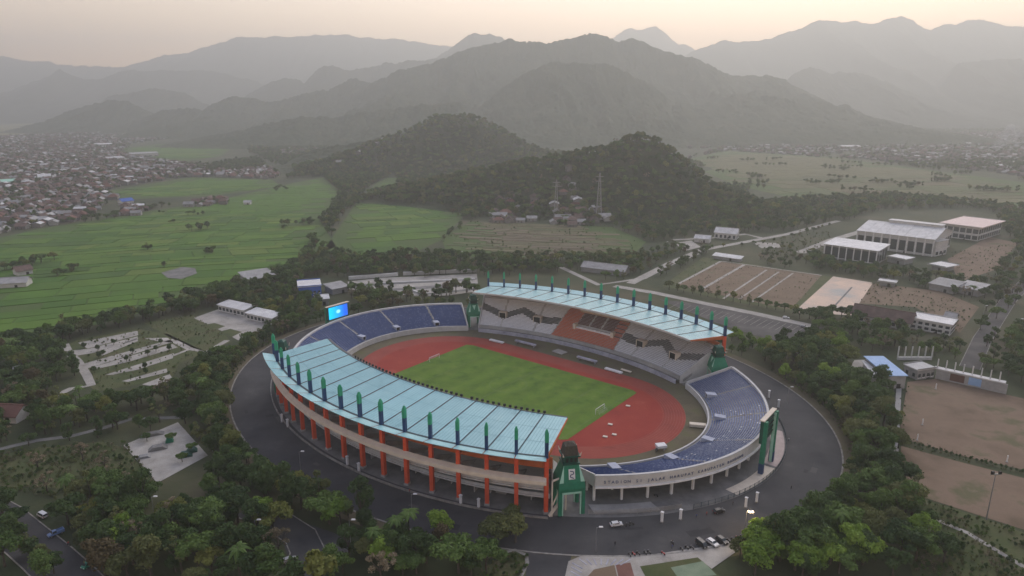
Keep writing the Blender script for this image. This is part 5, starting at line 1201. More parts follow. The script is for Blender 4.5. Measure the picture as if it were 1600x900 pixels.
def house_meshes(w, d, h, rise, hip, wm, rm):
    mb = MB(); mb.box((0, 0), w, d, -.3, h)
    if not hip:
        for s_ in (-1, 1): mb.add([(s_ * w / 2, -d / 2, h), (s_ * w / 2, d / 2, h), (s_ * w / 2, 0, h + rise)], [(0, 1, 2) if s_ > 0 else (0, 2, 1)])
    wl_ = mb.mesh('wall', M[wm]); mb = MB(); o = .6; k = w / 2 + o; kr = (w / 2 - d / 2 * .8) if hip else k; e = o * rise / (d / 2)
    V = [(-k, -d / 2 - o, h - e + .1), (k, -d / 2 - o, h - e + .1), (k, d / 2 + o, h - e + .1), (-k, d / 2 + o, h - e + .1), (-kr, 0, h + rise + .1), (kr, 0, h + rise + .1)]
    mb.add(V + [(x, y, z - .15) for x, y, z in V], [(0, 1, 5, 4), (2, 3, 4, 5), (1, 2, 5), (3, 0, 4), (7, 6, 10, 11), (9, 8, 11, 10)] if hip else [(0, 1, 5, 4), (2, 3, 4, 5), (7, 6, 10, 11), (9, 8, 11, 10)])
    rf = mb.mesh('roof', M[rm])
    mb = MB(); mb.box((-w * .25, -d / 2 - .04), 1.1, .12, 1.1, 2.3); wi = mb.mesh('window', M['glass'])
    mb = MB(); mb.box((w * .12, -d / 2 - .04), 1.0, .12, 0, 2.2); dr = mb.mesh('door', M['tile_brown'])
    return wl_, rf, wi, dr
HT = [(house_meshes(10, 8, 3.6, 2.8, False, 'house_wall', 'tile_brown'), 'brown tiled roof'), (house_meshes(11, 9, 3.8, 2.6, True, 'house_wall', 'tile_red'), 'reddish tiled hip roof'), (house_meshes(13, 9, 4.8, 1.6, False, 'house_wall', 'roof_white'), 'bright white metal roof'), (house_meshes(11, 8, 3.6, 2.2, False, 'wall_grey', 'roof_grey'), 'grey roof'), (house_meshes(9, 8, 6.4, 2.4, True, 'house_wall', 'tile_brown'), 'two storeys and brown hip roof')]
HOUSES.sort(key=lambda h: h[1]); near_h = [h for h in HOUSES if h[5] != 'far'][:300]; ids = {id(h) for h in near_h}
hg = {}
for h in near_h: hg.setdefault((h[4], h[5]), []).append(h)
hlab = {}
for (k, pl_), L in hg.items():
    L.sort(key=lambda h: h[0] / h[1]); b_ = 'house with %s %s' % (HT[k][1], pl_)
    for i, h in enumerate(L): hlab[id(h)] = b_ if len(L) == 1 or len(L) > 9 else '%s, %s' % (b_, 'rightmost' if i == len(L) - 1 else ['leftmost', 'second from left', 'third from left', 'fourth from left', 'fifth from left', 'sixth from left', 'seventh from left', 'eighth from left'][i])
for h in near_h:
    x, y, rz, s, k, pl_ = h; (wl_, rf, wi, dr), nm = HT[k]
    T = thing('house', hlab[id(h)], 'house', (x, y, height(x, y) - .1), rz, 'houses with %s %s' % (nm, pl_)); T.scale = (s, s, s)
    child('wall', wl_, T); child('roof', rf, T)
    if y < 950: child('window', wi, T); child('door', dr, T)
rest = MB(); FM = ['house_wall', 'wall_grey', 'tile_brown', 'tile_red', 'roof_white', 'roof_grey']
for h in HOUSES:
    if id(h) in ids: continue
    x, y, rz, s, k, pl_ = h; z = height(x, y)
    for me in HT[k][0][:2]:
        ca, sa = math.cos(rz) * s, math.sin(rz) * s
        rest.add([(x + v.co.x * ca - v.co.y * sa, y + v.co.x * sa + v.co.y * ca, z + v.co.z * s) for v in me.vertices], [tuple(p.vertices) for p in me.polygons], FM.index(me.materials[0].name))
tag(rest.build('distant_houses', [M[k] for k in FM], loc=(0, 1500, 0)), 'countless tiny houses of the villages fading into the haze', 'village', kind='stuff')
# large roofs standing out of the left village
for i, (p, q, dp, rm, lab) in enumerate((((150, 229), (176, 228), 30, 'roof_white', 'long white roofed hall farthest back in the left village'), ((171, 252), (196, 250), 30, 'roof_white', 'long white roofed hall in the middle of the left village'), ((205, 246), (248, 244), 40, 'roof_grey', 'long pale grey hall at the field edge of the left village'), ((60, 281), (80, 280), 22, 'roof_white', 'white roofed hall near the left edge of the village'), ((4, 290), (32, 288), 22, 'mint', 'pale green roofed hall at the left edge of the village'), ((192, 322), (210, 320), 14, 'wall_blue', 'grey blue two storey house on the village spur'), ((868, 349), (892, 349), 14, 'roof_grey', 'largest pale house in the hamlet at the foot of the wooded hill'), ((1316, 232), (1345, 232), 30, 'roof_white', 'pale hall roof in the right hand village'), ((640, 255), (662, 254), 20, 'roof_white', 'white roofed hall under the second wooded hill'))):
    building('village_hall', lab, p, q, dp, 6 if dp < 35 else 8, 'gable', 'wall_white', rm, 3, win=[(5, 1.2, 3.2, .5)])
# ---------------------------------------------------------------- place the trees: the 300 that show largest are things, the others woods
def show(t): p = t; return t[3] / math.sqrt(t[0] ** 2 + t[1] ** 2 + 133 ** 2)
def inview(t):
    d = t[1] * _c + CAM_H * _s; X = 800 + CAM_F * t[0] / d; Y = 450 - CAM_F * (t[1] * _s - CAM_H * _c) / d; return -15 < X < 1615 and Y < 925
cand = [t for t in TREES if t[5] not in ('far', 'h1', 'h2') and inview(t)]; cand.sort(key=show, reverse=True)
big = cand[:300]; bid = {id(t) for t in big}
KN = {'broad': 'wide crowned', 'round': 'round crowned', 'tall': 'tall slim', 'cone': 'pointed upright', 'sparse': 'thin bare', 'palm': 'palm'}
CN = {'dark': 'dark green', 'mid': 'green', 'olive': 'olive green', 'bright': 'pale green', 'lime': 'yellowish green', 'rust': 'rusty brown', 'dry': 'brownish'}
NM = {'broad': 'shade_tree', 'round': 'leafy_tree', 'tall': 'slim_tree', 'cone': 'conifer_tree', 'sparse': 'bare_tree', 'palm': 'palm_tree'}
LAND = [(260, 705, 'round the skate park'), (200, 560, 'by the terraced car park'), (365, 505, 'by the left plaza'), (370, 590, 'along the left of the ring road'), (60, 500, 'along the left rice fields'), (20, 640, 'by the red roofed cottage'), (60, 850, 'along the left street'), (200, 850, 'left of the bottom asphalt bay'), (330, 780, 'above the bottom asphalt bay'), (300, 880, 'at the bottom, left of the asphalt bay'), (480, 850, 'at the bottom asphalt bay'), (600, 820, 'before the middle of the near grandstand'), (600, 890, 'at the bottom, below the near grandstand'), (430, 740, 'before the left part of the near grandstand'), (780, 850, 'by the bottom street mouth'), (480, 460, 'round the bright blue building'), (600, 465, 'right of the lit screen'), (690, 440, 'on the terraced garden'), (860, 415, 'behind the far grandstand'), (1140, 465, 'below the striped lot'), (1300, 500, 'by the warm concrete court'), (1400, 540, 'behind the blue training stand'), (1230, 570, 'by the ring road behind the right stand'), (1330, 600, 'left of the blue training stand'), (1350, 690, 'left of the dirt pitches'), (1290, 760, 'right of the ring road bend'), (1420, 810, 'below the lower dirt pitch'), (1220, 860, 'right of the parked cars'), (1340, 870, 'at the bottom right'), (1560, 520, 'along the right road'), (1400, 430, 'before the sports halls'), (60, 740, 'in the left meadow'), (170, 745, 'in the left meadow near the skate park'), (1500, 720, 'between the dirt pitches'), (1165, 540, 'at the right end of the far grandstand')]
def pxof(t):
    d = t[1] * _c + CAM_H * _s; return 800 + CAM_F * t[0] / d, 450 - CAM_F * (t[1] * _s - CAM_H * _c) / d
lab_of = {}; grp = {}
for t in big:
    X, Y = pxof(t); k = t[4]; ld = min(LAND, key=lambda l: (l[0] - X) ** 2 + ((l[1] - Y) * 1.4) ** 2)[2]
    if t[3] < .3: b_ = 'low clipped green bush of the hedge between the dirt pitches'
    else: b_ = ('palm tree' if k[0] == 'palm' else '%s%s %s tree' % ('small ' if t[3] < .6 else '', CN[k[1]], KN[k[0]])) + ' ' + ld
    grp.setdefault(b_, []).append((X, t))
ORD = ['leftmost', 'second from left', 'third from left', 'fourth from left', 'fifth from left', 'sixth from left', 'seventh from left', 'eighth from left', 'ninth from left']
for b_, L in grp.items():
    L.sort(key=lambda q: q[0])
    for i, (X, t) in enumerate(L): lab_of[id(t)] = (b_ if len(L) == 1 or len(L) > 9 else '%s, %s' % (b_, 'rightmost' if i == len(L) - 1 else ORD[i]), b_)
woods = {}
for t in TREES:
    x, y, z, s, k, pl_ = t; vs = KINDS[k]; vi = tr_.randrange(len(vs)); rz = tr_.uniform(0, 6.28)
    if id(t) in bid:
        lab, gp = lab_of[id(t)]
        T = thing(NM[k[0]] if s > .3 else 'hedge_bush', lab, 'tree' if s > .3 else 'bush', (x, y, z), rz, gp); T.scale = (s, s, s * tr_.uniform(.9, 1.1))
        child('crown', vs[vi][0], T); child('trunk', vs[vi][1], T)
    else:
        key = pl_ if pl_ in ('h1', 'h2') else ('near' if y < 800 else 'far')
        woods.setdefault(key, []).append((x, y, z, s, rz, PIDX[(k, vi)]))
for key, lab in (('h1', 'dense trees covering the wooded hill behind the stadium'), ('h2', 'dense trees covering the second farther wooded hill'), ('near', 'belts of small trees around the stadium and the fields'), ('far', 'scattered far trees among the villages and fields')):
    if key in woods: gn_wood('woodland', lab, woods[key])

# scrub: low bushes and tufts on the rough ground
SB = []
def scrub(px, n, s=(.07, .22), kinds=(('sparse', 'dry'), ('sparse', 'olive'), ('round', 'olive'), ('round', 'mid'), ('round', 'dark'))):
    P = [(p.x, p.y) for p in PX(px)]; x0, x1 = min(p[0] for p in P), max(p[0] for p in P); y0, y1 = min(p[1] for p in P), max(p[1] for p in P); c = 0
    for i in range(n * 6):
        u, v = tr_.uniform(x0, x1), tr_.uniform(y0, y1)
        if inpoly(u, v, P) and not ring_excl(u, v, 1) and vnoise(np.array([u / 14]), np.array([v / 14]))[0] > .35 * tr_.random():
            k = tr_.choice(kinds); SB.append((u, v, 0, tr_.uniform(*s), tr_.uniform(0, 6.28), PIDX[(k, 0)])); c += 1
            if c >= n: break
scrub([(-60, 715), (60, 700), (195, 690), (245, 757), (215, 790), (110, 790), (30, 770), (-60, 775)], 900)
scrub([(1395, 770), (1420, 772), (1600, 835), (1700, 860), (1640, 930), (1440, 930)], 900, (.06, .2))
scrub([(225, 505), (300, 492), (352, 522), (318, 552), (280, 535)], 200, (.05, .16)); scrub([(118, 535), (215, 514), (322, 550), (268, 592), (150, 612)], 260, (.05, .2))
scrub([(1035, 447), (1098, 402), (1284, 430), (1242, 487)], 300, (.05, .13)); scrub([(1404, 682), (1500, 708), (1640, 745), (1640, 752), (1500, 722), (1404, 696)], 120, (.04, .12)); scrub([(1404, 590), (1420, 600), (1410, 770), (1396, 770)], 160, (.05, .14))
scrub([(1360, 442), (1530, 470), (1500, 520), (1340, 474)], 300, (.06, .2)); scrub([(1480, 395), (1590, 380), (1550, 440), (1500, 440)], 160, (.06, .2))
scrub([(1180, 380), (1300, 360), (1290, 400), (1190, 415)], 200, (.08, .25)); scrub([(690, 372), (735, 346), (950, 352), (1010, 378), (985, 402), (700, 402)], 260, (.1, .3))
scrub([(740, 905), (790, 855), (826, 872), (820, 905)], 120, (.06, .16)); scrub([(350, 600), (360, 575), (420, 530), (440, 540), (380, 590), (352, 640)], 160, (.06, .2))
scrub([(1195, 575), (1300, 625), (1340, 700), (1310, 760), (1325, 690), (1290, 640)], 200, (.06, .22))
gn_wood('scrub', 'low scrub and weeds on the rough ground around the stadium', SB, 'scrub')
# ================================================================ street furniture, vehicles, people
# low wall and kerb round the concourse
mb = MB(); wallband(mb, 131.5, 98.5, R(-150), R(-53), .06, .75, 80, .5); tag(mb.build('perimeter_wall', M['kerb'], loc=E(131, 98, R(-100))), 'low pale wall curving along the road below the near grandstand', 'wall')
def fence(A, B, t0, t1, h, label, n, m='roof_rib'):
    T = thing('fence', label, 'fence', E(A, B, (t0 + t1) / 2))
    for i in range(n + 1):
        c = E(A, B, lerp(t0, t1, i / n)); mb = MB(); mb.box(c, .16, .16, .05, h); mb.build('fence_post', M[m], T)
    for z in (.5, h - .15):
        mb = MB(); P = arc(A, B, t0, t1, 60)
        for p, q in zip(P[:-1], P[1:]): mb.tube((p.x, p.y, z), (q.x, q.y, z), .05, .05, 4, 0, False)
        mb.build('rail', M[m], T)
    mb = MB(); P = arc(A, B, t0, t1, 240)
    for p in P: mb.box(p, .05, .05, .3, h - .1)
    tag(mb.build('bars', M[m], T), kind='stuff')
fence(128.8, 96.2, R(-27), R(28), 2.0, 'dark railing along the ring road below the tall scoreboard', 34)
fence(127.4, 95.2, R(-46), R(-29), 2.0, 'pale railing on the concourse edge right of the emblem gate', 14, 'concrete')
def post(px, py, label):
    p = G(px, py); T = thing('gate_post', label, 'post', p, SYAW, 'white gate posts along the stadium fence')
    for n_, sx, z0, z1, m in (('shaft', .7, 0, 3.6, 'white'), ('cap', .95, 3.6, 3.9, 'white'), ('foot', .95, 0, .4, 'kerb')):
        mb = MB(); mb.box((0, 0), sx, sx, z0, z1); child(n_, mb.mesh(n_, M[m]), T)
for (x, y), l in zip([(441, 660), (450, 668), (543, 727), (561, 738), (720, 789), (748, 795), (1034, 816), (1063, 812), (1165, 793), (1182, 785), (1201, 622), (1216, 637)],
        ['first from the left along the near grandstand', 'second from the left along the near grandstand', 'third from the left along the near grandstand', 'fourth from the left along the near grandstand', 'fifth from the left along the near grandstand', 'last along the near grandstand before the emblem gate', 'left of the pair below the lettered fascia', 'right of the pair below the lettered fascia', 'left of the pair before the tall scoreboard', 'right of the pair before the tall scoreboard', 'far one behind the right curved stand', 'near one behind the right curved stand']): post(x, y, 'white gate post, ' + l)
# pale pavement right of the tall scoreboard
dm('pink_paving', [(.42, .34, .30), (.52, .43, .39)], .3, .9); 
mb = MB(); mb.strip(arc(128.2, 95.6, R(1), R(20), 20, .13), arc(122.6, 91.5, R(1), R(20), 20, .13)); struct(mb.build('pavement', M['pink_paving'], loc=E(125, 93, 0)))
mb = MB(); mb.strip(arc(128.2, 95.6, R(-16), R(0), 20, .13), arc(123.5, 92, R(-16), R(0), 20, .13)); struct(mb.build('pavement', M['cream'], loc=E(125, 93, 0)))
mb = MB(); mb.strip(arc(126.8, 94.8, R(-45), R(-33), 20, .45), arc(121.0, 90.5, R(-45), R(-33), 20, .45)); mb.strip(arc(126.8, 94.8, R(-45), R(-33), 20, .1), arc(126.8, 94.8, R(-45), R(-33), 20, .45)); struct(mb.build('raised_pavement', M['concrete'], loc=E(125, 93, R(-40))))
# stairs at the right end of the near grandstand
T = thing('stair_tower', 'cream frame stair beside the emblem gate at the end of the near grandstand', 'stair', S(79.5, -73.5))
for (a0, b0, z0), (a1, b1, z1), w in (((79.5, -77, 0), (79.5, -77, 13), .5), ((81, -71, 0), (81, -71, 13), .5), ((79.4, -76.5, 4), (80.8, -71.5, 12.5), .5), ((79.4, -76.5, 13), (80.9, -71, 13), .6), ((79.0, -78, .5), (80.4, -73, 4.4), .9)):
    mb = MB(); mb.tube(S(a0, b0, z0), S(a1, b1, z1), w * .6, w * .6, 4); mb.build('stair_frame', M['cream'], T)
# boards and benches round the track
def slabthing(name, label, cat, a0, b0, a1, b1, w, z0, z1, m, legs=True):
    T = thing(name, label, cat, S((a0 + a1) / 2, (b0 + b1) / 2, .2)); mb = MB(); mb.beam(S(a0, b0), S(a1, b1), w, z0, z1); mb.build('panel', M[m], T)
    for f in (.08, .92): mb = MB(); c = S(lerp(a0, a1, f), lerp(b0, b1, f)); mb.box(c, .3, w * .8, .14, z0, SYAW); mb.build('leg', M['metal'], T)
slabthing('landing_mat', 'long white mat on the far straight left of the dugouts', 'mat', -48, 43.5, -38.5, 44, 1.8, .5, 1.2, 'white')
slabthing('dugout', 'left dark dugout strip before the far grandstand', 'dugout', -34, 49.5, -20, 49.8, 1.6, 1.4, 2.2, 'lilac')
slabthing('dugout', 'right dark dugout strip before the far grandstand', 'dugout', 8, 49.5, 20, 49.4, 1.6, 1.4, 2.2, 'lilac')
slabthing('landing_mat', 'long white mat on the far straight right of the dugouts', 'mat', 27, 46.5, 37, 46, 1.9, .5, 1.2, 'white')
slabthing('bench', 'small pale bench near the right end of the far grandstand', 'bench', 34, 50.5, 40, 50, 1.4, .6, 1.0, 'cream')
slabthing('platform', 'pale players platform in the middle before the far grandstand', 'platform', -9, 53, -2, 52, 5, .3, .7, 'paving')
slabthing('storage_box', 'pale storage boxes on the arena edge below the right stand', 'box', 88, 13, 94, 16, 2.4, .4, 1.6, 'cream')
slabthing('tent', 'small white tent on the arena edge at the bottom of the right stand', 'tent', 86.5, -15, 89, -12, 3, 1.6, 2.6, 'white')
for k, (a, b) in enumerate(((57, 14), (60, -7), (66, -14), (64, -18))): slabthing('landing_mat', 'small white mat on the red area, %s from the goal' % ['farthest', 'second', 'third', 'nearest the emblem gate, fourth'][k], 'mat', a, b, a + 1.8, b + .4, 1.3, .3, .6, 'cream')
# ---------------------------------------------------------------- street lamps
def lamp(px, py, label, h=8.5, lit=False):
    p = G(px, py); T = thing('street_lamp', label, 'lamp', p, 0, 'street lamps round the stadium')
    mb = MB(); mb.tube((0, 0, 0), (0, 0, h), .11, .07, 8); child('pole', mb.mesh('pole', M['metal']), T)
    mb = MB(); mb.tube((0, 0, h - .1), (1.0, 0, h + .25), .06, .05, 6); child('arm', mb.mesh('arm', M['metal']), T)
    mb = MB(); mb.box((1.3, 0), 1.3, .6, h + .12, h + .38, 0, 0, .8); hd = child('lamp_head', mb.mesh('lamp_head', M['white']), T)
    if lit:
        m = bpy.data.materials.new('lit_lamp'); m.use_nodes = True; q = m.node_tree.nodes['Principled BSDF']; q.inputs['Emission Color'].default_value = (1, .72, .42, 1); q.inputs['Emission Strength'].default_value = 14
        mb = MB(); mb.box((1.3, 0), 1.5, .9, h - .1, h + .1); child('lamp_lens', mb.mesh('lamp_lens', m), T)
        l = bpy.data.objects.new('lamp_light', bpy.data.lights.new('lamp_light', 'POINT')); COL.objects.link(l); l.parent = T; l.location = (1.3, 0, h - .5); l.data.energy = 900; l.data.color = (1, .7, .4); l.data.shadow_soft_size = .4
for k, (x, y, l) in enumerate([(644, 808, 'on the ring road below the middle of the near grandstand'), (470, 738, 'on the ring road at the left of the near grandstand'), (931, 862, 'on the road below the emblem gate'), (1230, 632, 'behind the right curved stand beside the ring road'), (1330, 660, 'at the outer kerb of the ring road on the right'), (1325, 600, 'in the wood right of the ring road'), (360, 710, 'standing highest in the wood left of the ring road'), (332, 705, 'in the wood beside the skate park'), (548, 850, 'before the upright row of trees'), (629, 850, 'in the trees below the near grandstand'), (402, 850, 'in the dark wood at the bottom left'), (178, 775, 'beside the left meadow'), (242, 812, 'in the dark wood right of the left meadow'), (720, 408, 'in the belt behind the left curved stand'), (1040, 392, 'on the pale road left of the striped lot'), (1535, 498, 'beside the road at the right'), (1590, 520, 'beyond the road at the right edge')]): lamp(x, y, 'street lamp with white head ' + l)
lamp(1163, 836, 'lit street lamp glowing orange at the bottom right', 8.5, True)
def floodmast(px, py, h, label):
    p = G(px, py); T = thing('floodlight_mast', label, 'mast', p); mb = MB(); mb.tube((0, 0, 0), (0, 0, h), .22, .12, 8); child('pole', mb.mesh('pole', M['metal']), T)
    mb = MB(); mb.box((0, 0), 3.2, .25, h - .4, h); child('crossbar', mb.mesh('crossbar', M['metal']), T)
    for x in (-1.2, 1.2): mb = MB(); mb.box((x, -.2), .9, .5, h, h + 1.0); child('floodlight', mb.mesh('floodlight', M['dark']), T)
floodmast(1541, 812, 17, 'slim floodlight mast with twin lamps at the lower dirt pitch')
for k, (x, y) in enumerate(((1441, 664), (1433, 688), (1416, 735), (1403, 762), (1573, 722), (1462, 608))):
    p = G(x, y); T = thing('marker_post', 'white marker post of the dirt pitches, %s' % ['upper of the pair at its left edge', 'lower of the pair at its left edge', 'leaning one on the lower pitch', 'at the corner of the lower pitch', 'on the hedge line at the right', 'below the changing room'][k], 'post', p, 0, 'white posts on the dirt pitches')
    mb = MB(); mb.tube((0, 0, 0), (0, 0, 2.8), .22, .22, 8); child('shaft', mb.mesh('shaft', M['white']), T); mb = MB(); mb.box((0, 0), .8, .8, 0, .3); child('foot', mb.mesh('foot', M['concrete']), T)
# lattice towers on the wooded hill
def lattice(px, py, h, D, label, w=3.2):
    p = RAYY(px, py, D); z = height(p.x, p.y); T = thing('lattice_tower', label, 'tower', (p.x, p.y, z - 1))
    L4 = lambda f: [(sx * w * (1 - .8 * f), sy * w * (1 - .8 * f), h * f) for sx, sy in ((-1, -1), (1, -1), (1, 1), (-1, 1))]
    for i in range(4): mb = MB(); mb.tube(L4(0)[i], L4(1)[i], .28, .18, 5); child('leg', mb.mesh('leg', M['metal']), T)
    mb = MB(); K_ = 9
    for k in range(K_):
        a, b = L4(k / K_), L4((k + 1) / K_)
        for i in range(4): mb.tube(a[i], b[(i + 1) % 4], .12, .12, 4); mb.tube(a[(i + 1) % 4], b[i], .12, .12, 4); mb.tube(b[i], b[(i + 1) % 4], .12, .12, 4)
    tag(child('bracing', mb.mesh('bracing', M['metal']), T), kind='stuff')
    for f in (.82, .92): mb = MB(); mb.box((0, 0), 9, .5, h * f, h * f + .5); child('cross_arm', mb.mesh('cross_arm', M['metal']), T)
lattice(936, 318, 52, 775, 'tall pale lattice tower on the front slope of the wooded hill'); lattice(869, 320, 44, 790, 'fainter lattice tower left on the wooded hill', 2.6)
# ---------------------------------------------------------------- vehicles
def paint(name, c): dm(name, [tuple(x * .92 for x in c), c], .8, .3, spec=.5); return M[name]
CARP = {'white': paint('car_white', (.62, .62, .61)), 'black': paint('car_black', (.02, .02, .022)), 'silver': paint('car_silver', (.30, .31, .32)), 'blue': paint('car_blue', (.12, .2, .38)), 'green': paint('car_green', (.03, .22, .14)), 'red': paint('car_red', (.32, .03, .03))}
dm('lamp_glass', [(.7, .7, .65), (.8, .8, .75)], 1, .2); dm('tail_red', [(.3, .01, .01), (.35, .02, .02)], 1, .3)
def wheel_meshes():
    mb = MB(); mb.tube((0, -.11, 0), (0, .11, 0), .33, .33, 16); t = mb.mesh('tyre', M['rubber'], smooth=False); mb = MB(); mb.tube((0, -.125, 0), (0, .125, 0), .2, .2, 10); return t, mb.mesh('rim', M['metal'])
WT, WR = wheel_meshes()
def car(px, py, rz, col, label, kind='hatch'):
    p = G(px, py); T = thing('parked_car' if kind != 'truck' else 'pickup_truck', label, 'car' if kind != 'truck' else 'truck', (p.x, p.y, .12), rz)
    if kind == 'truck': prof = [(-2.3, .45), (-2.3, 1.0), (-.2, 1.0), (-.15, 1.75), (.9, 1.8), (1.35, 1.15), (2.2, 1.0), (2.3, .45)]; wh = (-1.4, 1.45); glass = [((.95, 1.72), (1.32, 1.2))]
    elif kind == 'van': prof = [(-2.0, .4), (-2.05, 1.75), (-1.8, 1.85), (1.1, 1.85), (1.75, 1.15), (2.05, .95), (2.1, .4)]; wh = (-1.25, 1.35); glass = [((1.15, 1.78), (1.70, 1.2)), ((-2.06, 1.65), (-2.07, 1.1))]
    else: prof = [(-2.05, .4), (-2.1, .9), (-1.85, 1.05), (-1.55, 1.48), (.45, 1.5), (1.1, 1.0), (1.95, .86), (2.1, .4)]; wh = (-1.25, 1.3); glass = [((.5, 1.46), (1.06, 1.03)), ((-1.58, 1.44), (-1.82, 1.08))]
    W0 = .85; wd = lambda z: W0 if z < 1.08 else W0 - .16 * min(1, (z - 1.0) / .5)
    n = len(prof); mb = MB(); mb.add([(x, wd(z), z) for x, z in prof] + [(x, -wd(z), z) for x, z in prof], [tuple(range(n - 1, -1, -1)), tuple(range(n, 2 * n))] + [(i, (i + 1) % n, (i + 1) % n + n, i + n) for i in range(n)])
    bd = child('body', mb.mesh('body', CARP[col]), T)
    md = bd.modifiers.new('bevel', 'BEVEL'); md.width = .07; md.segments = 2
    for (x0, z0), (x1, z1) in glass:
        mb = MB(); o = .03 if x1 > 0 else -.03; mb.quad((x0 + o, wd(z0) - .08, z0 + .03), (x0 + o, -wd(z0) + .08, z0 + .03), (x1 + o, -wd(z1) + .06, z1 + .03), (x1 + o, wd(z1) - .06, z1 + .03)); child('windscreen', mb.mesh('windscreen', M['glass']), T)
    xa, xb = {'truck': (-.05, .95), 'van': (-1.8, 1.2), 'hatch': (-1.5, .6)}[kind]; zt = max(z for _, z in prof) - .08
    for s_ in (-1, 1):
        mb = MB(); mb.quad((xa, s_ * (wd(zt) + .02), zt), (xb - .15, s_ * (wd(zt) + .02), zt), (xb + .25, s_ * (wd(1.08) + .02), 1.1), (xa - .1, s_ * (wd(1.08) + .02), 1.1)); child('side_window', mb.mesh('side_window', M['glass']), T)
        mb = MB(); mb.box((prof[-2][0] + .04, s_ * .6), .12, .34, .62, .82); child('headlight', mb.mesh('headlight', M['lamp_glass']), T)
        mb = MB(); mb.box((prof[1][0] - .02, s_ * .66), .1, .24, .62, .85); child('tail_light', mb.mesh('tail_light', M['tail_red']), T)
        for x in wh:
            w = bpy.data.objects.new('wheel', WT); COL.objects.link(w); w.parent = T; w.location = (x, s_ * .76, .33); child('rim', WR, w)
    if kind == 'truck':
        for q, sx, sy in (((-1.25, .8), 2.1, .1), ((-1.25, -.8), 2.1, .1), ((-2.27, 0), .1, 1.6)): mb = MB(); mb.box(q, sx, sy, 1.0, 1.45); child('bed_side', mb.mesh('bed_side', CARP[col]), T)
    return T
car(1096, 853, R(-62), 'black', 'black car with pale roof rack, leftmost of the three parked together', 'van'); car(1113, 851, R(-58), 'white', 'white car, middle of the three parked together'); car(1128, 847, R(-60), 'black', 'black car, rightmost of the three parked together')
car(963, 822, R(12), 'white', 'white car parked at the concourse right of the emblem gate'); car(1123, 801, R(22), 'black', 'dark car by the railing below the lettered fascia')
car(10, 778, R(100), 'white', 'white car at the left edge beside the street', 'van'); car(67, 808, R(150), 'white', 'white delivery van with pale blue roof on the left street', 'van'); car(88, 836, R(-130), 'blue', 'pale blue pickup truck on the left street', 'truck'); car(140, 885, R(-115), 'green', 'green minibus on the left street', 'van'); car(452, 878, R(30), 'silver', 'silver car half hidden by trees at the bottom', 'hatch'); car(1256, 512, R(-30), 'silver', 'silver car in the car park behind the far grandstand'); car(1228, 498, R(-20), 'white', 'white car on the pale service road')
# people and motorbikes
def person_mesh(shirt, legs, seated=False, seed=0):
    """one continuous figure grown over a jointed skeleton"""
    me = bpy.data.meshes.new('person')
    if not seated: J = [((0, 0, .95), .14), ((0, 0, 1.2), .13), ((0, 0, 1.42), .12), ((0, 0, 1.52), .055), ((0, .02, 1.66), .105), ((.1, 0, .9), .095), ((.11, .03, .5), .07), ((.12, -.02, .08), .05), ((.12, .14, .04), .045), ((-.1, 0, .9), .095), ((-.12, .12, .5), .07), ((-.12, .02, .08), .05), ((-.12, .17, .04), .045), ((.2, 0, 1.4), .06), ((.27, .02, 1.12), .045), ((.25, .14, .88), .036), ((-.2, 0, 1.4), .06), ((-.27, .02, 1.12), .045), ((-.25, .12, .88), .036)]
    else: J = [((0, 0, .82), .15), ((0, .06, 1.05), .13), ((0, .12, 1.28), .12), ((0, .14, 1.38), .055), ((0, .17, 1.52), .12), ((.12, .1, .8), .09), ((.2, .42, .74), .07), ((.2, .38, .34), .05), ((.2, .5, .3), .045), ((-.12, .1, .8), .09), ((-.2, .42, .74), .07), ((-.2, .38, .34), .05), ((-.2, .5, .3), .045), ((.2, .14, 1.26), .06), ((.28, .34, 1.08), .045), ((.28, .58, 1.02), .036), ((-.2, .14, 1.26), .06), ((-.28, .34, 1.08), .045), ((-.28, .58, 1.02), .036)]
    Ed = [(0, 1), (1, 2), (2, 3), (3, 4), (0, 5), (5, 6), (6, 7), (7, 8), (0, 9), (9, 10), (10, 11), (11, 12), (2, 13), (13, 14), (14, 15), (2, 16), (16, 17), (17, 18)]
    me.from_pydata([j[0] for j in J], Ed, []); o = bpy.data.objects.new('person', me); COL.objects.link(o)
    md = o.modifiers.new('skin', 'SKIN'); md.use_smooth_shade = True
    for i, (q, r) in enumerate(J): me.skin_vertices[0].data[i].radius = (r, r)
    me.skin_vertices[0].data[0].use_root = True
    o.modifiers.new('sub', 'SUBSURF').levels = 1
    bpy.context.view_layer.update(); m2 = bpy.data.meshes.new_from_object(o.evaluated_get(bpy.context.evaluated_depsgraph_get())); bpy.data.objects.remove(o)
    for m in (shirt, legs, M['skin']): m2.materials.append(m)
    for p in m2.polygons:
        z = p.center.z; top = 1.5 if not seated else 1.36
        hip = .93 if not seated else .86
        p.material_index = 2 if (z > top or (not seated and abs(p.center.x) > .22 and z < 1.05)) else (0 if z > hip else 1)
    return m2
dm('skin', [(.20, .11, .07), (.24, .14, .09)], 2, .7); dm('cloth_white', [(.55, .55, .53), (.62, .62, .6)], 2, .9); dm('cloth_dark', [(.03, .03, .04), (.05, .05, .06)], 2, .9); dm('cloth_red', [(.3, .04, .04), (.36, .06, .05)], 2, .9); dm('cloth_blue', [(.05, .08, .2), (.07, .1, .26)], 2, .9)
PM = {k: person_mesh(M['cloth_' + k], M['cloth_dark']) for k in ('white', 'dark', 'red', 'blue')}; PS = {k: person_mesh(M['cloth_' + k], M['cloth_dark'], True) for k in ('white', 'dark', 'red')}
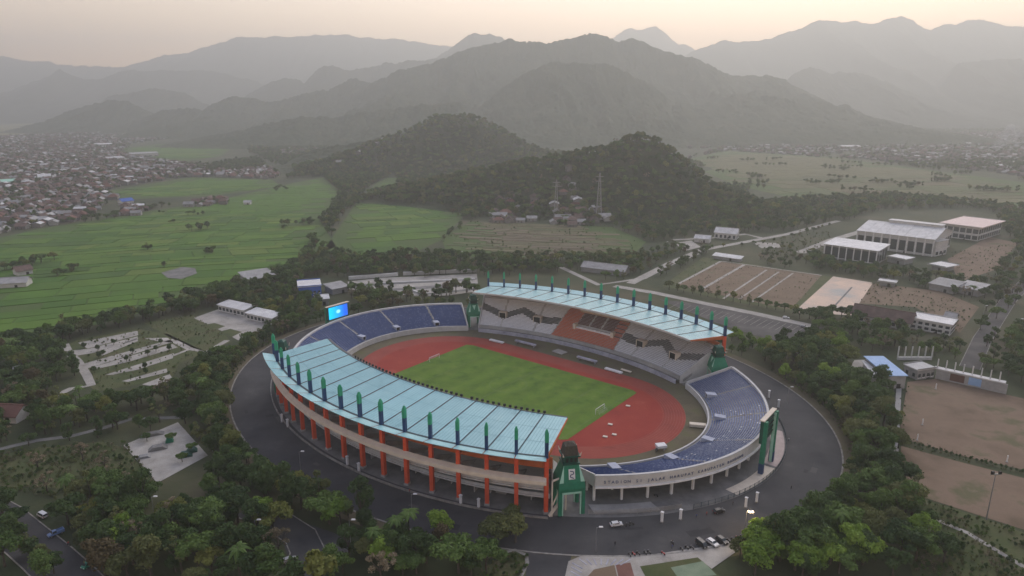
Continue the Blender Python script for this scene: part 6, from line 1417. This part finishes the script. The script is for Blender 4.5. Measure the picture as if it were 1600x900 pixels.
for x, y, k, rz, l in ((961, 853, 'dark', 20, 'person in dark clothes crossing the road below the emblem gate'), (1145, 790, 'dark', 100, 'person in dark clothes at the railing, leftmost of those below the lettered fascia'), (1104, 806, 'red', 60, 'person in a red shirt by the railing below the lettered fascia'), (1088, 810, 'blue', 10, 'person in a blue shirt by the railing below the lettered fascia'), (1236, 765, 'dark', 40, 'person in dark clothes walking on the ring road at the right'), (1232, 690, 'white', 0, 'person in a white shirt at the railing right of the tall scoreboard'), (71, 871, 'white', 30, 'person in a white shirt standing on the left street'), (1176, 846, 'dark', 0, 'person in dark clothes beside the row of motorbikes'), (1420, 770, 'dark', 0, 'person in dark clothes at the corner of the lower dirt pitch'), (640, 771, 'red', 0, 'person in a red shirt under the near grandstand'), (1050, 858, 'blue', 90, 'person in a blue shirt standing before the parked cars')):
    p = G(x, y); o = bpy.data.objects.new('person', PM[k]); COL.objects.link(o); o.location = (p.x, p.y, .12); o.rotation_euler = (0, 0, R(rz)); tag(o, l, 'person')
def bike_meshes(col):
    mb = MB(); mb.tube((0, -.62, .5), (0, .15, .55), .16, .13, 8); mb.tube((0, .15, .5), (0, .5, .95), .11, .08, 8); mb.box((0, -.32), .26, .75, .66, .82); mb.box((0, .56), .3, .12, .55, .98); a = mb.mesh('body', CARP[col])
    mb = MB(); mb.tube((-.05, 0, 0), (.05, 0, 0), .29, .29, 14); b = mb.mesh('wheel', M['rubber']); mb = MB(); mb.tube((-.33, .45, 1.02), (.33, .45, 1.02), .03, .03, 6); mb.tube((0, .48, .95), (0, .62, .3), .04, .04, 6); return a, b, mb.mesh('handlebar', M['metal'])
BK = {k: bike_meshes(k) for k in ('black', 'red', 'white')}
def bike(x, y, rz, col, label, rider=None):
    p = G(x, y); T = thing('motorbike', label, 'motorbike', (p.x, p.y, .12), R(rz), 'motorbikes around the stadium'); a, b, c = BK[col]; child('body', a, T); child('wheel', b, T, (0, -.55, .29)); child('wheel', b, T, (0, .62, .29)); child('handlebar', c, T)
    if rider: o = bpy.data.objects.new('person', PS[rider]); COL.objects.link(o); o.location = (p.x, p.y, .12); o.rotation_euler = (0, 0, R(rz)); tag(o, 'person in %s clothes riding %s' % (rider, label.replace('motorbike', 'a motorbike', 1) if label.startswith('motorbike') else label), 'person')
ordn = ['first', 'second', 'third', 'fourth', 'fifth', 'sixth', 'seventh', 'eighth', 'ninth', 'tenth', 'eleventh', 'twelfth']
for i in range(8): bike(1138 + i * 7, 847 - i * 1.9, 35, ['black', 'black', 'red', 'black', 'white'][i % 5], '%s motorbike from the left in the row right of the parked cars' % ordn[i])
for i, (x, y) in enumerate(((984, 869), (990, 868), (997, 867), (1008, 866), (1014, 865), (1036, 867), (1065, 860), (1073, 858), (1081, 858))): bike(x, y, 20 + 10 * (i % 3), ['black', 'red', 'black', 'black'][i % 4], '%s motorbike from the left along the kerb of the striped island' % ordn[i])
for i, (x, y) in enumerate(((975, 823), (981, 822), (987, 820))): bike(x, y, 70, 'black', '%s motorbike right of the white car at the concourse' % ordn[i])
bike(1050, 850, 200, 'black', 'ridden motorbike on the road above the kerbside row', 'dark'); bike(32, 850, 120, 'white', 'ridden motorbike at the left kerb of the left street', 'white'); bike(62, 856, 120, 'black', 'ridden motorbike in the middle of the left street', 'dark'); bike(108, 853, 60, 'black', 'ridden motorbike beside the pale blue pickup truck', 'red'); bike(1025, 776, 50, 'black', 'parked motorbike under the lettered fascia')
# skate park obstacles
for k, (x, y, w, d, h, m, l) in enumerate(((247, 702, 7, 3, 1.6, 'concrete_dark', 'dark grey ramp in the middle of the skate park'), (225, 715, 5, 2.5, 1.0, 'wall_grey', 'low grey ledge on the left of the skate park'), (290, 712, 5, 4, 1.2, 'green_dark', 'dark green ramp on the right of the skate park'), (300, 705, 4, 3.5, 1.2, 'green_dark', 'smaller dark green ramp at the right corner of the skate park'), (238, 680, 9, 3, 1.2, 'concrete_dark', 'long dark ramp at the top of the skate park'), (265, 690, 3, 3, 2.4, 'green_paint', 'green pyramid in the skate park'))):
    p = G(x, y); T = thing('skate_ramp', l, 'ramp', p, R(25)); mb = MB(); vs = [(-w / 2, -d / 2, .12), (w / 2, -d / 2, .12), (w / 2, d / 2, .12), (-w / 2, d / 2, .12), (-w / 4, -d / 2, h), (w / 4, -d / 2, h), (w / 4, d / 2, h), (-w / 4, d / 2, h)]
    mb.add(vs, [(3, 2, 1, 0), (4, 5, 6, 7), (0, 1, 5, 4), (1, 2, 6, 5), (2, 3, 7, 6), (3, 0, 4, 7)]); child('ramp_body', mb.mesh('ramp_body', M[m]), T)
    mb = MB(); mb.tube((-w / 4, 0, h + .05), (w / 4, 0, h + .05), .06, .06, 6); child('coping', mb.mesh('coping', M['metal']), T)
# smoke rising from the right hand village
p = G(1556, 236); mb = MB()
for i, (dx, dz, r) in enumerate(((0, 6, 10), (6, 20, 16), (18, 36, 22), (36, 50, 26))):
    vs = []; fs = []; n1, n2 = 12, 8
    for a in range(n2 + 1):
        for b in range(n1): t, q = math.pi * a / n2, 2 * math.pi * b / n1; rr = r * (1 + .18 * math.sin(3 * q + i) * math.sin(2 * t)); vs.append((p.x + dx + rr * math.sin(t) * math.cos(q), p.y + rr * math.sin(t) * math.sin(q), max(.5, dz + rr * math.cos(t))))
    for a in range(n2):
        for b in range(n1): fs.append((a * n1 + b, (a + 1) * n1 + b, (a + 1) * n1 + (b + 1) % n1, a * n1 + (b + 1) % n1))
    mb.add(vs, fs)
smk = tag(mb.build('smoke', [], loc=p), 'small white smoke plume over the right hand village', 'smoke', kind='stuff')
m = bpy.data.materials.new('smoke_air'); m.use_nodes = True; N = m.node_tree.nodes; N.remove(N['Principled BSDF']); v = N.new('ShaderNodeVolumePrincipled'); v.inputs['Density'].default_value = .012; v.inputs['Color'].default_value = (.95, .94, .92, 1); m.node_tree.links.new(v.outputs[0], N['Material Output'].inputs['Volume']); smk.data.materials.append(m)
